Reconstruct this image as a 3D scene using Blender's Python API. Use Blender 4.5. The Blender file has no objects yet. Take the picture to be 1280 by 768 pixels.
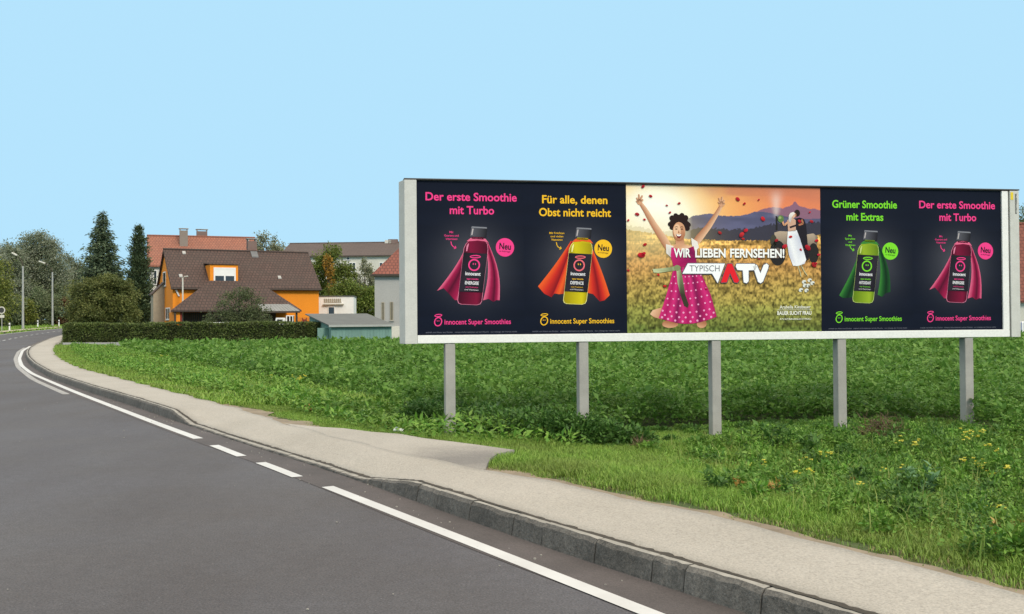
import bpy, math, random
import numpy as np
from mathutils import Vector, Matrix

random.seed(7)
rng = np.random.default_rng(7)
scene = bpy.context.scene
COL = scene.collection
R = math.radians

# ------------------------------------------------------------------ camera
EYE, FPX = 1.8, 1250.0
PITCH, ROLL = math.atan(16 / FPX), R(0.42)
CAM = Vector((0, 0, EYE))
fwd = Vector((0, math.cos(PITCH), math.sin(PITCH)))
rt0, up0 = Vector((1, 0, 0)), Vector((0, -math.sin(PITCH), math.cos(PITCH)))
rt = rt0 * math.cos(ROLL) - up0 * math.sin(ROLL)
up = up0 * math.cos(ROLL) + rt0 * math.sin(ROLL)
cam = bpy.data.cameras.new('camera')
cam.sensor_width = 36.0
cam.lens = FPX / 1280 * 36.0
cam.clip_start, cam.clip_end = 0.1, 3000
cam_ob = bpy.data.objects.new('camera', cam)
COL.objects.link(cam_ob)
cam_ob.matrix_world = Matrix(((rt.x, up.x, -fwd.x, CAM.x), (rt.y, up.y, -fwd.y, CAM.y), (rt.z, up.z, -fwd.z, CAM.z), (0, 0, 0, 1)))
scene.camera = cam_ob

# ------------------------------------------------------------------ sky, sun, exposure
SUN_EL, SUN_AZ = 38.0, 146.0           # azimuth clockwise from +Y: behind the camera, to the right
SKY_BLUE = (0.470, 0.785, 1.0)
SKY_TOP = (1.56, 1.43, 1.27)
SUN_POWER, SUN_ANGLE = 2.2, 14.0
world = bpy.data.worlds.new('World')
scene.world = world
world.use_nodes = True
nt = world.node_tree
nt.nodes.clear()
w_out = nt.nodes.new('ShaderNodeOutputWorld')
w_bg = nt.nodes.new('ShaderNodeBackground')
w_sky = nt.nodes.new('ShaderNodeTexSky')
w_sky.sky_type = 'NISHITA'
w_sky.sun_disc = False
w_sky.sun_elevation = R(SUN_EL)
w_sky.sun_rotation = R(SUN_AZ)
w_tc = nt.nodes.new('ShaderNodeTexCoord')
w_sep = nt.nodes.new('ShaderNodeSeparateXYZ')
w_ramp = nt.nodes.new('ShaderNodeValToRGB')     # clear pale band low down, brighter warm white added overhead, out of view, to light the scene
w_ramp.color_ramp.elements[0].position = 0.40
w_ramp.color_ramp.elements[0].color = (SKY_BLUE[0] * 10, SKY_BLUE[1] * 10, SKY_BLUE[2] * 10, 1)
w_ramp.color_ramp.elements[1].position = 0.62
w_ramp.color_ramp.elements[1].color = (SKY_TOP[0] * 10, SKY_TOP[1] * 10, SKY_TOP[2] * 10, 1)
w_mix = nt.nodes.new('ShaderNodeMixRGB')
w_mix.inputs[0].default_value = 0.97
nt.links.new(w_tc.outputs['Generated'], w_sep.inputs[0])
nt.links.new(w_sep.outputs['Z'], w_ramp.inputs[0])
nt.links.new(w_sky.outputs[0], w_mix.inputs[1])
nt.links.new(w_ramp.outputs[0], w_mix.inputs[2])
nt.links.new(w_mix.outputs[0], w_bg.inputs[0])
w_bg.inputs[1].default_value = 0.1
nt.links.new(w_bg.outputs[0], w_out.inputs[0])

sun = bpy.data.lights.new('sun', 'SUN')
sun.energy = SUN_POWER
sun.angle = R(SUN_ANGLE)
sun.color = (1.0, 0.93, 0.82)
sun_ob = bpy.data.objects.new('sun', sun)
COL.objects.link(sun_ob)
sd = Vector((math.sin(R(SUN_AZ)) * math.cos(R(SUN_EL)), math.cos(R(SUN_AZ)) * math.cos(R(SUN_EL)), math.sin(R(SUN_EL))))
sun_ob.rotation_euler = sd.to_track_quat('Z', 'Y').to_euler()

vs = scene.view_settings
vs.view_transform = 'Standard'
vs.look = 'None'
vs.exposure = 0.0
vs.gamma = 1.0
vs.use_curve_mapping = False
scene.cycles.max_bounces = 6
scene.cycles.diffuse_bounces = 3
scene.cycles.transmission_bounces = 3
scene.cycles.use_denoising = True

# ------------------------------------------------------------------ survey helpers
def rise(y):
    a = np.asarray(y, dtype=float)
    return 0.013 * 6 * np.logaddexp(0, (a - 45) / 6)


def ray(px, py):
    return fwd + rt * ((px - 640) / FPX) - up * ((py - 384) / FPX)


def gp(px, py, dz=0.0):
    """the ground point seen at a place in the survey photo, dz above road level"""
    d = ray(px, py)
    lo, hi = 1.0, 400.0
    for _ in range(60):
        t = 0.5 * (lo + hi)
        if EYE + t * d.z > float(rise(t * d.y)) + dz: lo = t
        else: hi = t
    return Vector((lo * d.x, lo * d.y, EYE + lo * d.z))


def at(px, py, y):
    d = ray(px, py)
    return CAM + d * (y / d.y)


def hit(px, py, O, al, yl=0.0):
    """ray against the plane local y = yl of a frame at O turned by al; local (x, z)"""
    xa = Vector((math.cos(al), math.sin(al), 0)); ya = Vector((-math.sin(al), math.cos(al), 0))
    d = ray(px, py)
    t = ((O - CAM).dot(ya) + yl) / d.dot(ya)
    P = CAM + d * t - O
    return P.dot(xa), P.z


def srgb(r, g, b):
    f = lambda c: (c / 255 / 12.92) if c <= 10 else ((c / 255 + 0.055) / 1.055) ** 2.4
    return (f(r), f(g), f(b), 1.0)

# ------------------------------------------------------------------ materials
def node_mat(name):
    m = bpy.data.materials.new(name)
    m.use_nodes = True
    t = m.node_tree
    return m, t, t.nodes['Principled BSDF']


def N(t, kind, **kw):
    n = t.nodes.new('ShaderNode' + kind)
    for k, v in kw.items(): n.inputs[k].default_value = v
    return n


def ramp(t, fac, stops):
    r = t.nodes.new('ShaderNodeValToRGB')
    while len(r.color_ramp.elements) < len(stops): r.color_ramp.elements.new(0.5)
    for e, (p, c) in zip(r.color_ramp.elements, stops):
        e.position = p; e.color = (c[0], c[1], c[2], 1)
    t.links.new(fac, r.inputs[0])
    return r.outputs[0]


def mixc(t, fac, a, b, mode='MIX'):
    m = t.nodes.new('ShaderNodeMixRGB'); m.blend_type = mode
    for i, v in ((0, fac), (1, a), (2, b)):
        if hasattr(v, 'is_linked'): t.links.new(v, m.inputs[i])
        elif i == 0: m.inputs[0].default_value = v
        else: m.inputs[i].default_value = (v[0], v[1], v[2], 1)
    return m.outputs[0]


def noise(t, scale, detail=4, rough=0.6, coord='Object', stretch=None):
    tc = t.nodes.new('ShaderNodeTexCoord')
    n = N(t, 'TexNoise', Scale=scale, Detail=detail, Roughness=rough)
    src = tc.outputs[coord]
    if stretch:
        mp = t.nodes.new('ShaderNodeMapping'); mp.inputs['Scale'].default_value = stretch
        t.links.new(src, mp.inputs[0]); src = mp.outputs[0]
    t.links.new(src, n.inputs['Vector'])
    return n.outputs['Fac']


def bump(t, bsdf, height, strength, dist=0.01):
    b = N(t, 'Bump', Strength=strength, Distance=dist)
    t.links.new(height, b.inputs['Height']); t.links.new(b.outputs[0], bsdf.inputs['Normal'])


def mat(name, c, rough=0.75, var=0.18, scale=3.0, fine=40.0, metal=0.0, bmp=0.15, stretch=None):
    """a plain surface: base colour with blotches and fine grain"""
    m, t, b = node_mat(name)
    lo = [x * (1 - var) for x in c[:3]]; hi = [min(1, x * (1 + var)) for x in c[:3]]
    n1 = noise(t, scale, 5, 0.65, stretch=stretch)
    col = ramp(t, n1, [(0.3, lo), (0.7, hi)])
    n2 = noise(t, fine, 2)
    col = mixc(t, 0.35, col, ramp(t, n2, [(0.3, [x * 0.8 for x in c[:3]]), (0.7, [min(1, x * 1.18) for x in c[:3]])]))
    t.links.new(col, b.inputs['Base Color'])
    b.inputs['Roughness'].default_value = rough
    b.inputs['Metallic'].default_value = metal
    if bmp: bump(t, b, n2, bmp, 0.004)
    return m


def leafmat(name, stops, patch=None, trans=0.25, rough=0.55):
    """every leaf its own tone, broad patches of another tone, light through the leaf"""
    m, t, b = node_mat(name)
    g = t.nodes.new('ShaderNodeNewGeometry')
    k = len(stops)
    col = ramp(t, g.outputs['Random Per Island'], [((i + 0.5) / k, c) for i, c in enumerate(stops)])
    if patch:
        sc, c2, amt = patch
        f = noise(t, sc, 3)
        mm = N(t, 'MapRange'); mm.inputs['From Min'].default_value = 0.42; mm.inputs['From Max'].default_value = 0.65
        mm.inputs['To Max'].default_value = amt
        t.links.new(f, mm.inputs['Value'])
        col = mixc(t, mm.outputs[0], col, c2)
    t.links.new(col, b.inputs['Base Color'])
    b.inputs['Roughness'].default_value = rough
    b.inputs['Specular IOR Level'].default_value = 0.3
    tr = N(t, 'BsdfTranslucent')
    t.links.new(col, tr.inputs['Color'])
    mx = N(t, 'MixShader'); mx.inputs[0].default_value = trans
    t.links.new(b.outputs[0], mx.inputs[1]); t.links.new(tr.outputs[0], mx.inputs[2])
    t.links.new(mx.outputs[0], t.nodes['Material Output'].inputs['Surface'])
    return m


def tilemat(name, c1, c2, groove, w=0.3, h=0.36, lichen=None):
    m, t, b = node_mat(name)
    tc = t.nodes.new('ShaderNodeTexCoord')
    br = N(t, 'TexBrick', Scale=1.0)
    br.inputs['Brick Width'].default_value = w; br.inputs['Row Height'].default_value = h
    br.inputs['Mortar Size'].default_value = 0.034; br.inputs['Mortar Smooth'].default_value = 0.4
    br.inputs['Color1'].default_value = (*c1, 1); br.inputs['Color2'].default_value = (*c2, 1); br.inputs['Mortar'].default_value = (*groove, 1)
    t.links.new(tc.outputs['UV'], br.inputs['Vector'])
    f = noise(t, 0.9, 6, 0.7)
    col = mixc(t, ramp(t, f, [(0.35, (0, 0, 0)), (0.75, (0.55, 0.55, 0.55))]), br.outputs['Color'], lichen or [x * 0.6 for x in c1])
    t.links.new(col, b.inputs['Base Color'])
    b.inputs['Roughness'].default_value = 0.8
    bump(t, b, br.outputs['Fac'], -0.5, 0.03)
    return m


M = {}
M['asphalt'], t, b = node_mat('worn_asphalt')
big = noise(t, 0.22, 4, 0.6); band = noise(t, 1.0, 4, 0.6, stretch=(0.5, 0.22, 1)); fine = noise(t, 60, 3, 0.75); mid_ = noise(t, 9, 5, 0.75); grit = noise(t, 55, 2, 0.5)
c = ramp(t, big, [(0.38, (0.072, 0.062, 0.058)), (0.5, (0.077, 0.071, 0.073)), (0.62, (0.083, 0.080, 0.090))])
c = mixc(t, 0.5, c, ramp(t, band, [(0.36, (0.062, 0.054, 0.054)), (0.64, (0.098, 0.094, 0.098))]))
c = mixc(t, 0.55, c, ramp(t, mid_, [(0.3, (0.72, 0.71, 0.70)), (0.5, (1.0, 1.0, 1.0)), (0.7, (1.25, 1.25, 1.25))]), 'MULTIPLY')
c = mixc(t, 0.9, c, ramp(t, fine, [(0.25, (0.30, 0.30, 0.30)), (0.5, (1.0, 1.0, 1.0)), (0.75, (1.75, 1.75, 1.75))]), 'MULTIPLY')
c = mixc(t, ramp(t, grit, [(0.715, (0, 0, 0)), (0.78, (0.8, 0.8, 0.8))]), c, (0.34, 0.33, 0.32))
t.links.new(c, b.inputs['Base Color']); b.inputs['Roughness'].default_value = 0.8; bump(t, b, fine, 0.6, 0.008)
M['gutter'], t, b = node_mat('gutter_asphalt')
fine = noise(t, 70, 3, 0.7); big = noise(t, 1.2, 4, 0.6)
c = ramp(t, big, [(0.35, (0.070, 0.060, 0.056)), (0.65, (0.098, 0.084, 0.080))])
c = mixc(t, 0.6, c, ramp(t, fine, [(0.3, (0.5, 0.5, 0.5)), (0.7, (1.45, 1.4, 1.4))]), 'MULTIPLY')
t.links.new(c, b.inputs['Base Color']); b.inputs['Roughness'].default_value = 0.85; bump(t, b, fine, 0.5, 0.006)
M['paint'], t, b = node_mat('road_paint')
wear = noise(t, 28, 5, 0.75); big = noise(t, 2.0, 3)
c = mixc(t, ramp(t, wear, [(0.62, (0, 0, 0)), (0.74, (0.7, 0.7, 0.7))]), ramp(t, big, [(0.3, (0.52, 0.51, 0.49)), (0.7, (0.61, 0.61, 0.59))]), (0.22, 0.21, 0.20))
t.links.new(c, b.inputs['Base Color']); b.inputs['Roughness'].default_value = 0.6
M['old_paint'], t, b = node_mat('faded_road_paint')
wear = noise(t, 9, 5, 0.75)
c = ramp(t, wear, [(0.40, (0.22, 0.21, 0.20)), (0.6, (0.42, 0.40, 0.37))])
t.links.new(c, b.inputs['Base Color']); b.inputs['Roughness'].default_value = 0.7
M['walk'], t, b = node_mat('pale_sidewalk_asphalt')
fine = noise(t, 60, 3, 0.7); big = noise(t, 0.5, 5, 0.6); spot = noise(t, 3.0, 5, 0.7)
c = ramp(t, big, [(0.3, (0.350, 0.320, 0.272)), (0.7, (0.412, 0.380, 0.330))])
mid_ = noise(t, 14, 5, 0.75)
c = mixc(t, 0.2, c, ramp(t, mid_, [(0.3, (0.7, 0.7, 0.68)), (0.7, (1.25, 1.25, 1.25))]), 'MULTIPLY')
c = mixc(t, 0.65, c, ramp(t, fine, [(0.26, (0.45, 0.45, 0.44)), (0.5, (1.0, 1.0, 1.0)), (0.74, (1.45, 1.45, 1.42))]), 'MULTIPLY')
c = mixc(t, ramp(t, spot, [(0.62, (0, 0, 0)), (0.8, (0.35, 0.35, 0.35))]), c, (0.22, 0.20, 0.175))
t.links.new(c, b.inputs['Base Color']); b.inputs['Roughness'].default_value = 0.9; bump(t, b, fine, 0.6, 0.006)
M['drive'], t, b = node_mat('dusty_driveway')
fine = noise(t, 60, 3, 0.7); big = noise(t, 0.5, 5, 0.6); rough = noise(t, 2.2, 5, 0.7)
c = ramp(t, big, [(0.3, (0.350, 0.320, 0.272)), (0.7, (0.412, 0.380, 0.330))])
tcd = t.nodes.new('ShaderNodeTexCoord'); vm = t.nodes.new('ShaderNodeVectorMath'); vm.operation = 'DISTANCE'
gpn = gp(598, 574, 0.175); vm.inputs[1].default_value = (gpn.x, gpn.y, gpn.z)
t.links.new(tcd.outputs['Object'], vm.inputs[0])
ad = t.nodes.new('ShaderNodeMath'); ad.operation = 'MULTIPLY_ADD'; ad.inputs[1].default_value = 1.2; t.links.new(rough, ad.inputs[0]); t.links.new(vm.outputs['Value'], ad.inputs[2])
mr = N(t, 'MapRange'); mr.inputs['From Min'].default_value = 0.9; mr.inputs['From Max'].default_value = 2.1; mr.inputs['To Min'].default_value = 0.85; mr.inputs['To Max'].default_value = 0.0
t.links.new(ad.outputs[0], mr.inputs['Value'])
c = mixc(t, mr.outputs[0], c, (0.17, 0.158, 0.145))
c = mixc(t, 0.65, c, ramp(t, fine, [(0.26, (0.45, 0.45, 0.44)), (0.5, (1.0, 1.0, 1.0)), (0.74, (1.45, 1.45, 1.42))]), 'MULTIPLY')
t.links.new(c, b.inputs['Base Color']); b.inputs['Roughness'].default_value = 0.9; bump(t, b, fine, 0.6, 0.008)
M['kerb'], t, b = node_mat('kerb_granite')
geo = t.nodes.new('ShaderNodeNewGeometry')
fine = noise(t, 55, 4, 0.75); big = noise(t, 2.2, 5, 0.7)
c = ramp(t, big, [(0.3, (0.090, 0.082, 0.072)), (0.55, (0.132, 0.121, 0.107)), (0.75, (0.185, 0.170, 0.150))])
c = mixc(t, 0.15, c, ramp(t, geo.outputs['Random Per Island'], [(0, (0.07, 0.07, 0.064)), (1, (0.22, 0.21, 0.19))]))
mid_ = noise(t, 14, 5, 0.8)
c = mixc(t, 0.8, c, ramp(t, mid_, [(0.3, (0.55, 0.55, 0.54)), (0.7, (1.45, 1.44, 1.42))]), 'MULTIPLY')
c = mixc(t, 0.8, c, ramp(t, fine, [(0.28, (0.45, 0.45, 0.45)), (0.72, (1.55, 1.55, 1.52))]), 'MULTIPLY')
t.links.new(c, b.inputs['Base Color']); b.inputs['Roughness'].default_value = 0.9; bump(t, b, mid_, 1.0, 0.03)
M['kerb_top'] = mat('kerb_worn_top', (0.31, 0.29, 0.25), 0.9, 0.35, 5, 50, bmp=0.6)  # paler stone tone for the top faces
M['dirt'] = mat('soil', (0.052, 0.043, 0.031), 0.95, 0.35, 2.5, 40, bmp=0.6)
M['bare'] = mat('bare_verge_soil', (0.24, 0.19, 0.13), 0.95, 0.4, 3.5, 30, bmp=0.8)
M['ground'], t, b = node_mat('green_soil')
f = noise(t, 0.9, 6, 0.7); f2 = noise(t, 14, 4, 0.7)
c = ramp(t, f, [(0.35, (0.055, 0.085, 0.022)), (0.55, (0.075, 0.105, 0.028)), (0.72, (0.11, 0.095, 0.045))])
c = mixc(t, 0.6, c, ramp(t, f2, [(0.3, (0.4, 0.45, 0.4)), (0.7, (1.3, 1.3, 1.2))]), 'MULTIPLY')
t.links.new(c, b.inputs['Base Color']); b.inputs['Roughness'].default_value = 0.95; bump(t, b, f2, 0.8, 0.05)
M['concrete'] = mat('cast_concrete', (0.36, 0.355, 0.335), 0.85, 0.22, 1.6, 30, bmp=0.3)
M['post'] = mat('weathered_concrete', (0.365, 0.345, 0.31), 0.85, 0.2, 2.5, 60, bmp=0.35)
M['pilaster'] = mat('painted_render', (0.58, 0.57, 0.525), 0.85, 0.10, 6, 45, bmp=0.5)
M['white'] = mat('white_paint', (0.84, 0.82, 0.78), 0.5, 0.06, 2, 40, bmp=0.03)
M['dark_metal'] = mat('dark_metal', (0.06, 0.055, 0.05), 0.5, 0.2, 4, 40, metal=0.3)
M['orange'] = mat('orange_render', (0.85, 0.27, 0.012), 0.85, 0.05, 0.7, 12)
M['orange_trim'] = mat('orange_timber', (0.72, 0.22, 0.015), 0.7, 0.08, 1, 12)
M['roof_brown'] = tilemat('brown_tiles', (0.078, 0.043, 0.033), (0.104, 0.058, 0.045), (0.020, 0.014, 0.012), lichen=(0.058, 0.045, 0.036))
M['roof_red'] = tilemat('red_tiles', (0.30, 0.105, 0.062), (0.36, 0.135, 0.08), (0.13, 0.05, 0.035), lichen=(0.20, 0.10, 0.07))
M['roof_dkred'] = tilemat('dark_red_tiles', (0.22, 0.068, 0.045), (0.28, 0.09, 0.06), (0.085, 0.03, 0.022))
M['roof_grey'] = tilemat('grey_brown_sheets', (0.100, 0.072, 0.062), (0.115, 0.083, 0.07), (0.055, 0.042, 0.036), 1.0, 0.5)
M['felt'] = mat('grey_roof_felt', (0.125, 0.13, 0.122), 0.85, 0.15, 1.0, 14)
M['plastic'] = mat('grey_corrugated_sheet', (0.22, 0.225, 0.215), 0.5, 0.15, 1.5, 16)
M['cream'] = mat('cream_render', (0.64, 0.61, 0.53), 0.9, 0.12, 0.6, 10)
M['grey_render'] = mat('grey_render', (0.40, 0.385, 0.365), 0.9, 0.08, 0.6, 10)
M['beige'] = mat('beige_boards', (0.36, 0.31, 0.23), 0.85, 0.2, 2, 12)
M['teal'] = mat('teal_boards', (0.17, 0.29, 0.25), 0.75, 0.2, 1.2, 14, stretch=(3, 3, 0.6))
M['wood'] = mat('dark_timber', (0.055, 0.040, 0.030), 0.8, 0.3, 3, 20)
M['brick'] = tilemat('chimney_brick', (0.27, 0.09, 0.06), (0.22, 0.08, 0.055), (0.20, 0.17, 0.15), 0.25, 0.075)
M['tan_brick'] = tilemat('tan_chimney_brick', (0.33, 0.23, 0.17), (0.28, 0.20, 0.15), (0.25, 0.22, 0.19), 0.25, 0.075)
M['red_wood'] = mat('dark_red_timber', (0.20, 0.018, 0.012), 0.7)
M['glass'], t, b = node_mat('window_glass')
b.inputs['Base Color'].default_value = (0.03, 0.04, 0.05, 1); b.inputs['Roughness'].default_value = 0.08; b.inputs['Specular IOR Level'].default_value = 0.6
M['galv'] = mat('galvanised_steel', (0.42, 0.41, 0.38), 0.5, 0.15, 3, 30, metal=0.3)
M['bark'] = mat('bark', (0.085, 0.066, 0.050), 0.95, 0.3, 6, 30, bmp=0.8)
M['red_mark'] = mat('red_reflector', (0.55, 0.02, 0.015), 0.4)
M['black'] = mat('black_plastic', (0.02, 0.02, 0.02), 0.5)
M['yellow'] = mat('yellow_sticker', (0.8, 0.6, 0.02), 0.5)
M['car_red'] = mat('red_car_paint', (0.5, 0.02, 0.02), 0.25, 0.03)
M['print'], t, b = node_mat('printed_paper')
at_ = t.nodes.new('ShaderNodeAttribute'); at_.attribute_name = 'ink'
f = noise(t, 120, 2)
c = mixc(t, 0.10, at_.outputs['Color'], ramp(t, f, [(0.3, (0.7, 0.7, 0.7)), (0.7, (1.25, 1.25, 1.25))]), 'MULTIPLY')
t.links.new(c, b.inputs['Base Color']); b.inputs['Roughness'].default_value = 0.6; b.inputs['Specular IOR Level'].default_value = 0.1
f = noise(t, 2.5, 3, stretch=(1, 1, 3)); bump(t, b, f, 0.12, 0.01)

# ------------------------------------------------------------------ object helpers
def tag(o, label=None, cat=None, group=None, kind=None):
    if label: o['label'] = label
    if cat: o['category'] = cat
    if group: o['group'] = group
    if kind: o['kind'] = kind
    return o


def thing(name, loc, rz=0.0, label=None, cat=None, group=None):
    o = bpy.data.objects.new(name, None)
    o.empty_display_size = 0.2
    COL.objects.link(o)
    o.location = loc; o.rotation_euler = (0, 0, rz)
    return tag(o, label, cat, group)


class MB:
    def __init__(s): s.v, s.f, s.m = [], [], []

    def poly(s, pts, m=0):
        k = len(s.v); s.v += [tuple(p) for p in pts]; s.f.append(tuple(range(k, k + len(pts)))); s.m.append(m)

    def extr(s, pts, vec, m=0):
        """closed solid: polygon pts (any winding) swept by vec"""
        a = [Vector(p) for p in pts]; vec = Vector(vec)
        n = Vector((0, 0, 0))
        for i in range(len(a)): n += a[i].cross(a[(i + 1) % len(a)])
        if n.dot(vec) > 0: a.reverse()
        q = [p + vec for p in a]; k = len(s.v); L = len(a)
        s.v += [tuple(p) for p in a + q]
        s.f.append(tuple(range(k, k + L))); s.f.append(tuple(range(k + 2 * L - 1, k + L - 1, -1))); s.m += [m, m]
        for i in range(L):
            j = (i + 1) % L
            s.f.append((k + j, k + i, k + L + i, k + L + j)); s.m.append(m)

    def box(s, x0, x1, y0, y1, z0, z1, m=0):
        s.extr([(x0, y0, z0), (x1, y0, z0), (x1, y1, z0), (x0, y1, z0)], (0, 0, z1 - z0), m)

    def tube(s, pts, rad, n=8, m=0):
        pts = [Vector(p) for p in pts]; k = len(s.v)
        for i, p in enumerate(pts):
            d = (pts[min(i + 1, len(pts) - 1)] - pts[max(i - 1, 0)]).normalized()
            a = d.orthogonal().normalized() if abs(d.z) < 0.9 else Vector((1, 0, 0)); a = (a - d * a.dot(d)).normalized(); b = d.cross(a)
            r = rad[i] if isinstance(rad, (list, tuple)) else rad
            for j in range(n):
                w = 2 * math.pi * j / n
                s.v.append(tuple(p + (a * math.cos(w) + b * math.sin(w)) * r))
        for i in range(len(pts) - 1):
            for j in range(n):
                s.f.append((k + i * n + j, k + i * n + (j + 1) % n, k + (i + 1) * n + (j + 1) % n, k + (i + 1) * n + j)); s.m.append(m)
        s.f.append(tuple(k + j for j in reversed(range(n)))); s.m.append(m)
        e = k + (len(pts) - 1) * n
        s.f.append(tuple(e + j for j in range(n))); s.m.append(m)

    def build(s, name, mats, parent=None, bevel=0.0, smooth=False):
        me = bpy.data.meshes.new(name)
        me.from_pydata(s.v, [], s.f)
        for m in (mats if isinstance(mats, (list, tuple)) else [mats]): me.materials.append(m)
        me.polygons.foreach_set('material_index', s.m)
        if smooth: me.polygons.foreach_set('use_smooth', [True] * len(s.f))
        me.update()
        uv = me.uv_layers.new(name='UVMap')
        for p in me.polygons:
            n = p.normal
            tx = Vector((0, 0, 1)).cross(n)
            tx = tx.normalized() if tx.length > 1e-3 else Vector((1, 0, 0))
            ty = n.cross(tx)
            for li in p.loop_indices:
                co = me.vertices[me.loops[li].vertex_index].co
                uv.data[li].uv = (co.dot(tx), co.dot(ty))
        o = bpy.data.objects.new(name, me)
        COL.objects.link(o)
        if parent: o.parent = parent
        if bevel:
            b = o.modifiers.new('edge', 'BEVEL'); b.width = bevel; b.segments = 2; b.limit_method = 'ANGLE'
        return o


def raw_mesh(name, V, loops, totals, material, parent=None):
    me = bpy.data.meshes.new(name)
    me.vertices.add(len(V)); me.vertices.foreach_set('co', np.ascontiguousarray(V, dtype=np.float32).ravel())
    me.loops.add(len(loops)); me.loops.foreach_set('vertex_index', np.ascontiguousarray(loops, dtype=np.int32))
    me.polygons.add(len(totals))
    starts = np.concatenate(([0], np.cumsum(totals)[:-1])).astype(np.int32)
    me.polygons.foreach_set('loop_start', starts)
    me.polygons.foreach_set('loop_total', np.ascontiguousarray(totals, dtype=np.int32))
    me.materials.append(material)
    me.update(calc_edges=True)
    o = bpy.data.objects.new(name, me)
    COL.objects.link(o)
    if parent: o.parent = parent
    return o


def unit(a): return a / (np.linalg.norm(a, axis=1, keepdims=True) + 1e-9)


def rand_dirs(n): return unit(rng.normal(size=(n, 3)))


def leaf_arrays(C, D, L, W, fold=0.12, Nrm=None):
    """one folded rhombic leaf per row, rooted at C and pointing along D"""
    n = len(C)
    D = unit(D)
    ref = rand_dirs(n) if Nrm is None else Nrm + 0.35 * rng.normal(size=(n, 3))
    S = unit(np.cross(D, ref)); U = np.cross(S, D)
    L = np.broadcast_to(L, (n,))[:, None]; W = np.broadcast_to(W, (n,))[:, None]
    V = np.stack([C, C + D * L * 0.42 - S * W * 0.5 + U * W * fold, C + D * L - U * L * 0.1, C + D * L * 0.42 + S * W * 0.5 + U * W * fold], 1).reshape(-1, 3)
    i = np.arange(n)[:, None] * 4
    loops = np.concatenate([i, i + 3, i + 2, i, i + 2, i + 1], 1).ravel()
    return V, loops, np.full(2 * n, 3)


def leaf_mesh(name, C, D, L, W, material, parent=None, fold=0.12, Nrm=None):
    V, lo, to = leaf_arrays(C, D, L, W, fold, Nrm)
    return raw_mesh(name, V, lo, to, material, parent)


def blade_mesh(name, P, h, w, lean, material, parent=None):
    """bent grass blades rooted at P"""
    n = len(P)
    a = rng.uniform(0, 2 * np.pi, n)
    dx, dy = np.cos(a), np.sin(a)
    h = h[:, None]; w = w[:, None]; lean = lean[:, None]
    side = np.stack([-dy, dx, 0 * dx], 1); out = np.stack([dx, dy, 0 * dx], 1); z = np.array([[0, 0, 1.0]])
    mid = P + out * h * lean * 0.35 + z * h * 0.6
    tip = P + out * h * lean * 1.0 + z * h * (1 - 0.25 * lean)
    V = np.stack([P - side * w * 0.5, P + side * w * 0.5, mid + side * w * 0.4, mid - side * w * 0.4, tip], 1).reshape(-1, 3)
    i = np.arange(n)[:, None] * 5
    loops = np.concatenate([i, i + 1, i + 2, i + 3, i + 3, i + 2, i + 4], 1).ravel()
    return raw_mesh(name, V, loops, np.tile([4, 3], n), material, parent)


def resample(P, step, sigma=0.0):
    P = np.array(P, float)
    s = np.concatenate(([0], np.cumsum(np.linalg.norm(np.diff(P, axis=0), axis=1))))
    q = np.arange(0, s[-1], step)
    out = np.stack([np.interp(q, s, P[:, k]) for k in range(P.shape[1])], 1)
    if sigma > 0:
        k = int(3 * sigma / step); w = np.exp(-0.5 * (np.arange(-k, k + 1) * step / sigma) ** 2); w /= w.sum()
        pad = np.concatenate([out[0] + (out[0] - out[1]) * np.arange(k, 0, -1)[:, None], out, out[-1] + (out[-1] - out[-2]) * np.arange(1, k + 1)[:, None]])
        out = np.stack([np.convolve(pad[:, c], w, 'valid') for c in range(P.shape[1])], 1)
    return out


def normals(P):
    T = np.gradient(P, axis=0); T = unit(T)
    return np.stack([T[:, 1], -T[:, 0]], 1)      # points to the right of the way


def sdist(X, Y, P):
    """signed distance to polyline P, positive on its right"""
    X = np.asarray(X, float).ravel(); Y = np.asarray(Y, float).ravel()
    best = np.full(X.shape, 1e9); sg = np.zeros(X.shape)
    A, B = P[:-1], P[1:]
    for a, b_ in zip(A, B):
        d = b_ - a; L2 = d @ d
        t_ = np.clip(((X - a[0]) * d[0] + (Y - a[1]) * d[1]) / L2, 0, 1)
        ex, ey = X - a[0] - t_ * d[0], Y - a[1] - t_ * d[1]
        dd = np.hypot(ex, ey)
        cr = (X - a[0]) * d[1] - (Y - a[1]) * d[0]
        m_ = dd < best
        best[m_] = dd[m_]; sg[m_] = np.where(cr[m_] >= 0, 1, -1)
    return best * sg


def inside(X, Y, poly):
    X = np.asarray(X); Y = np.asarray(Y); r = np.zeros(X.shape, bool); k = len(poly)
    for i in range(k):
        x0, y0 = poly[i][0], poly[i][1]; x1, y1 = poly[(i + 1) % k][0], poly[(i + 1) % k][1]
        c_ = ((y0 > Y) != (y1 > Y)) & (X < (x1 - x0) * (Y - y0) / (y1 - y0 + 1e-12) + x0)
        r ^= c_
    return r


def vnoise(X, Y, sx, sy, seed):
    r_ = np.random.default_rng(seed); G = r_.random((64, 64))
    x, y = X * sx, Y * sy; xi, yi = np.floor(x).astype(int), np.floor(y).astype(int); fx, fy = x - xi, y - yi
    fx, fy = fx * fx * (3 - 2 * fx), fy * fy * (3 - 2 * fy)
    g = lambda i, j: G[j % 64, i % 64]
    return (g(xi, yi) * (1 - fx) + g(xi + 1, yi) * fx) * (1 - fy) + (g(xi, yi + 1) * (1 - fx) + g(xi + 1, yi + 1) * fx) * fy


def xy(*pix, dz=0.0): return [(p.x, p.y) for p in (gp(a, b_, dz) for a, b_ in pix)]

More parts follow.
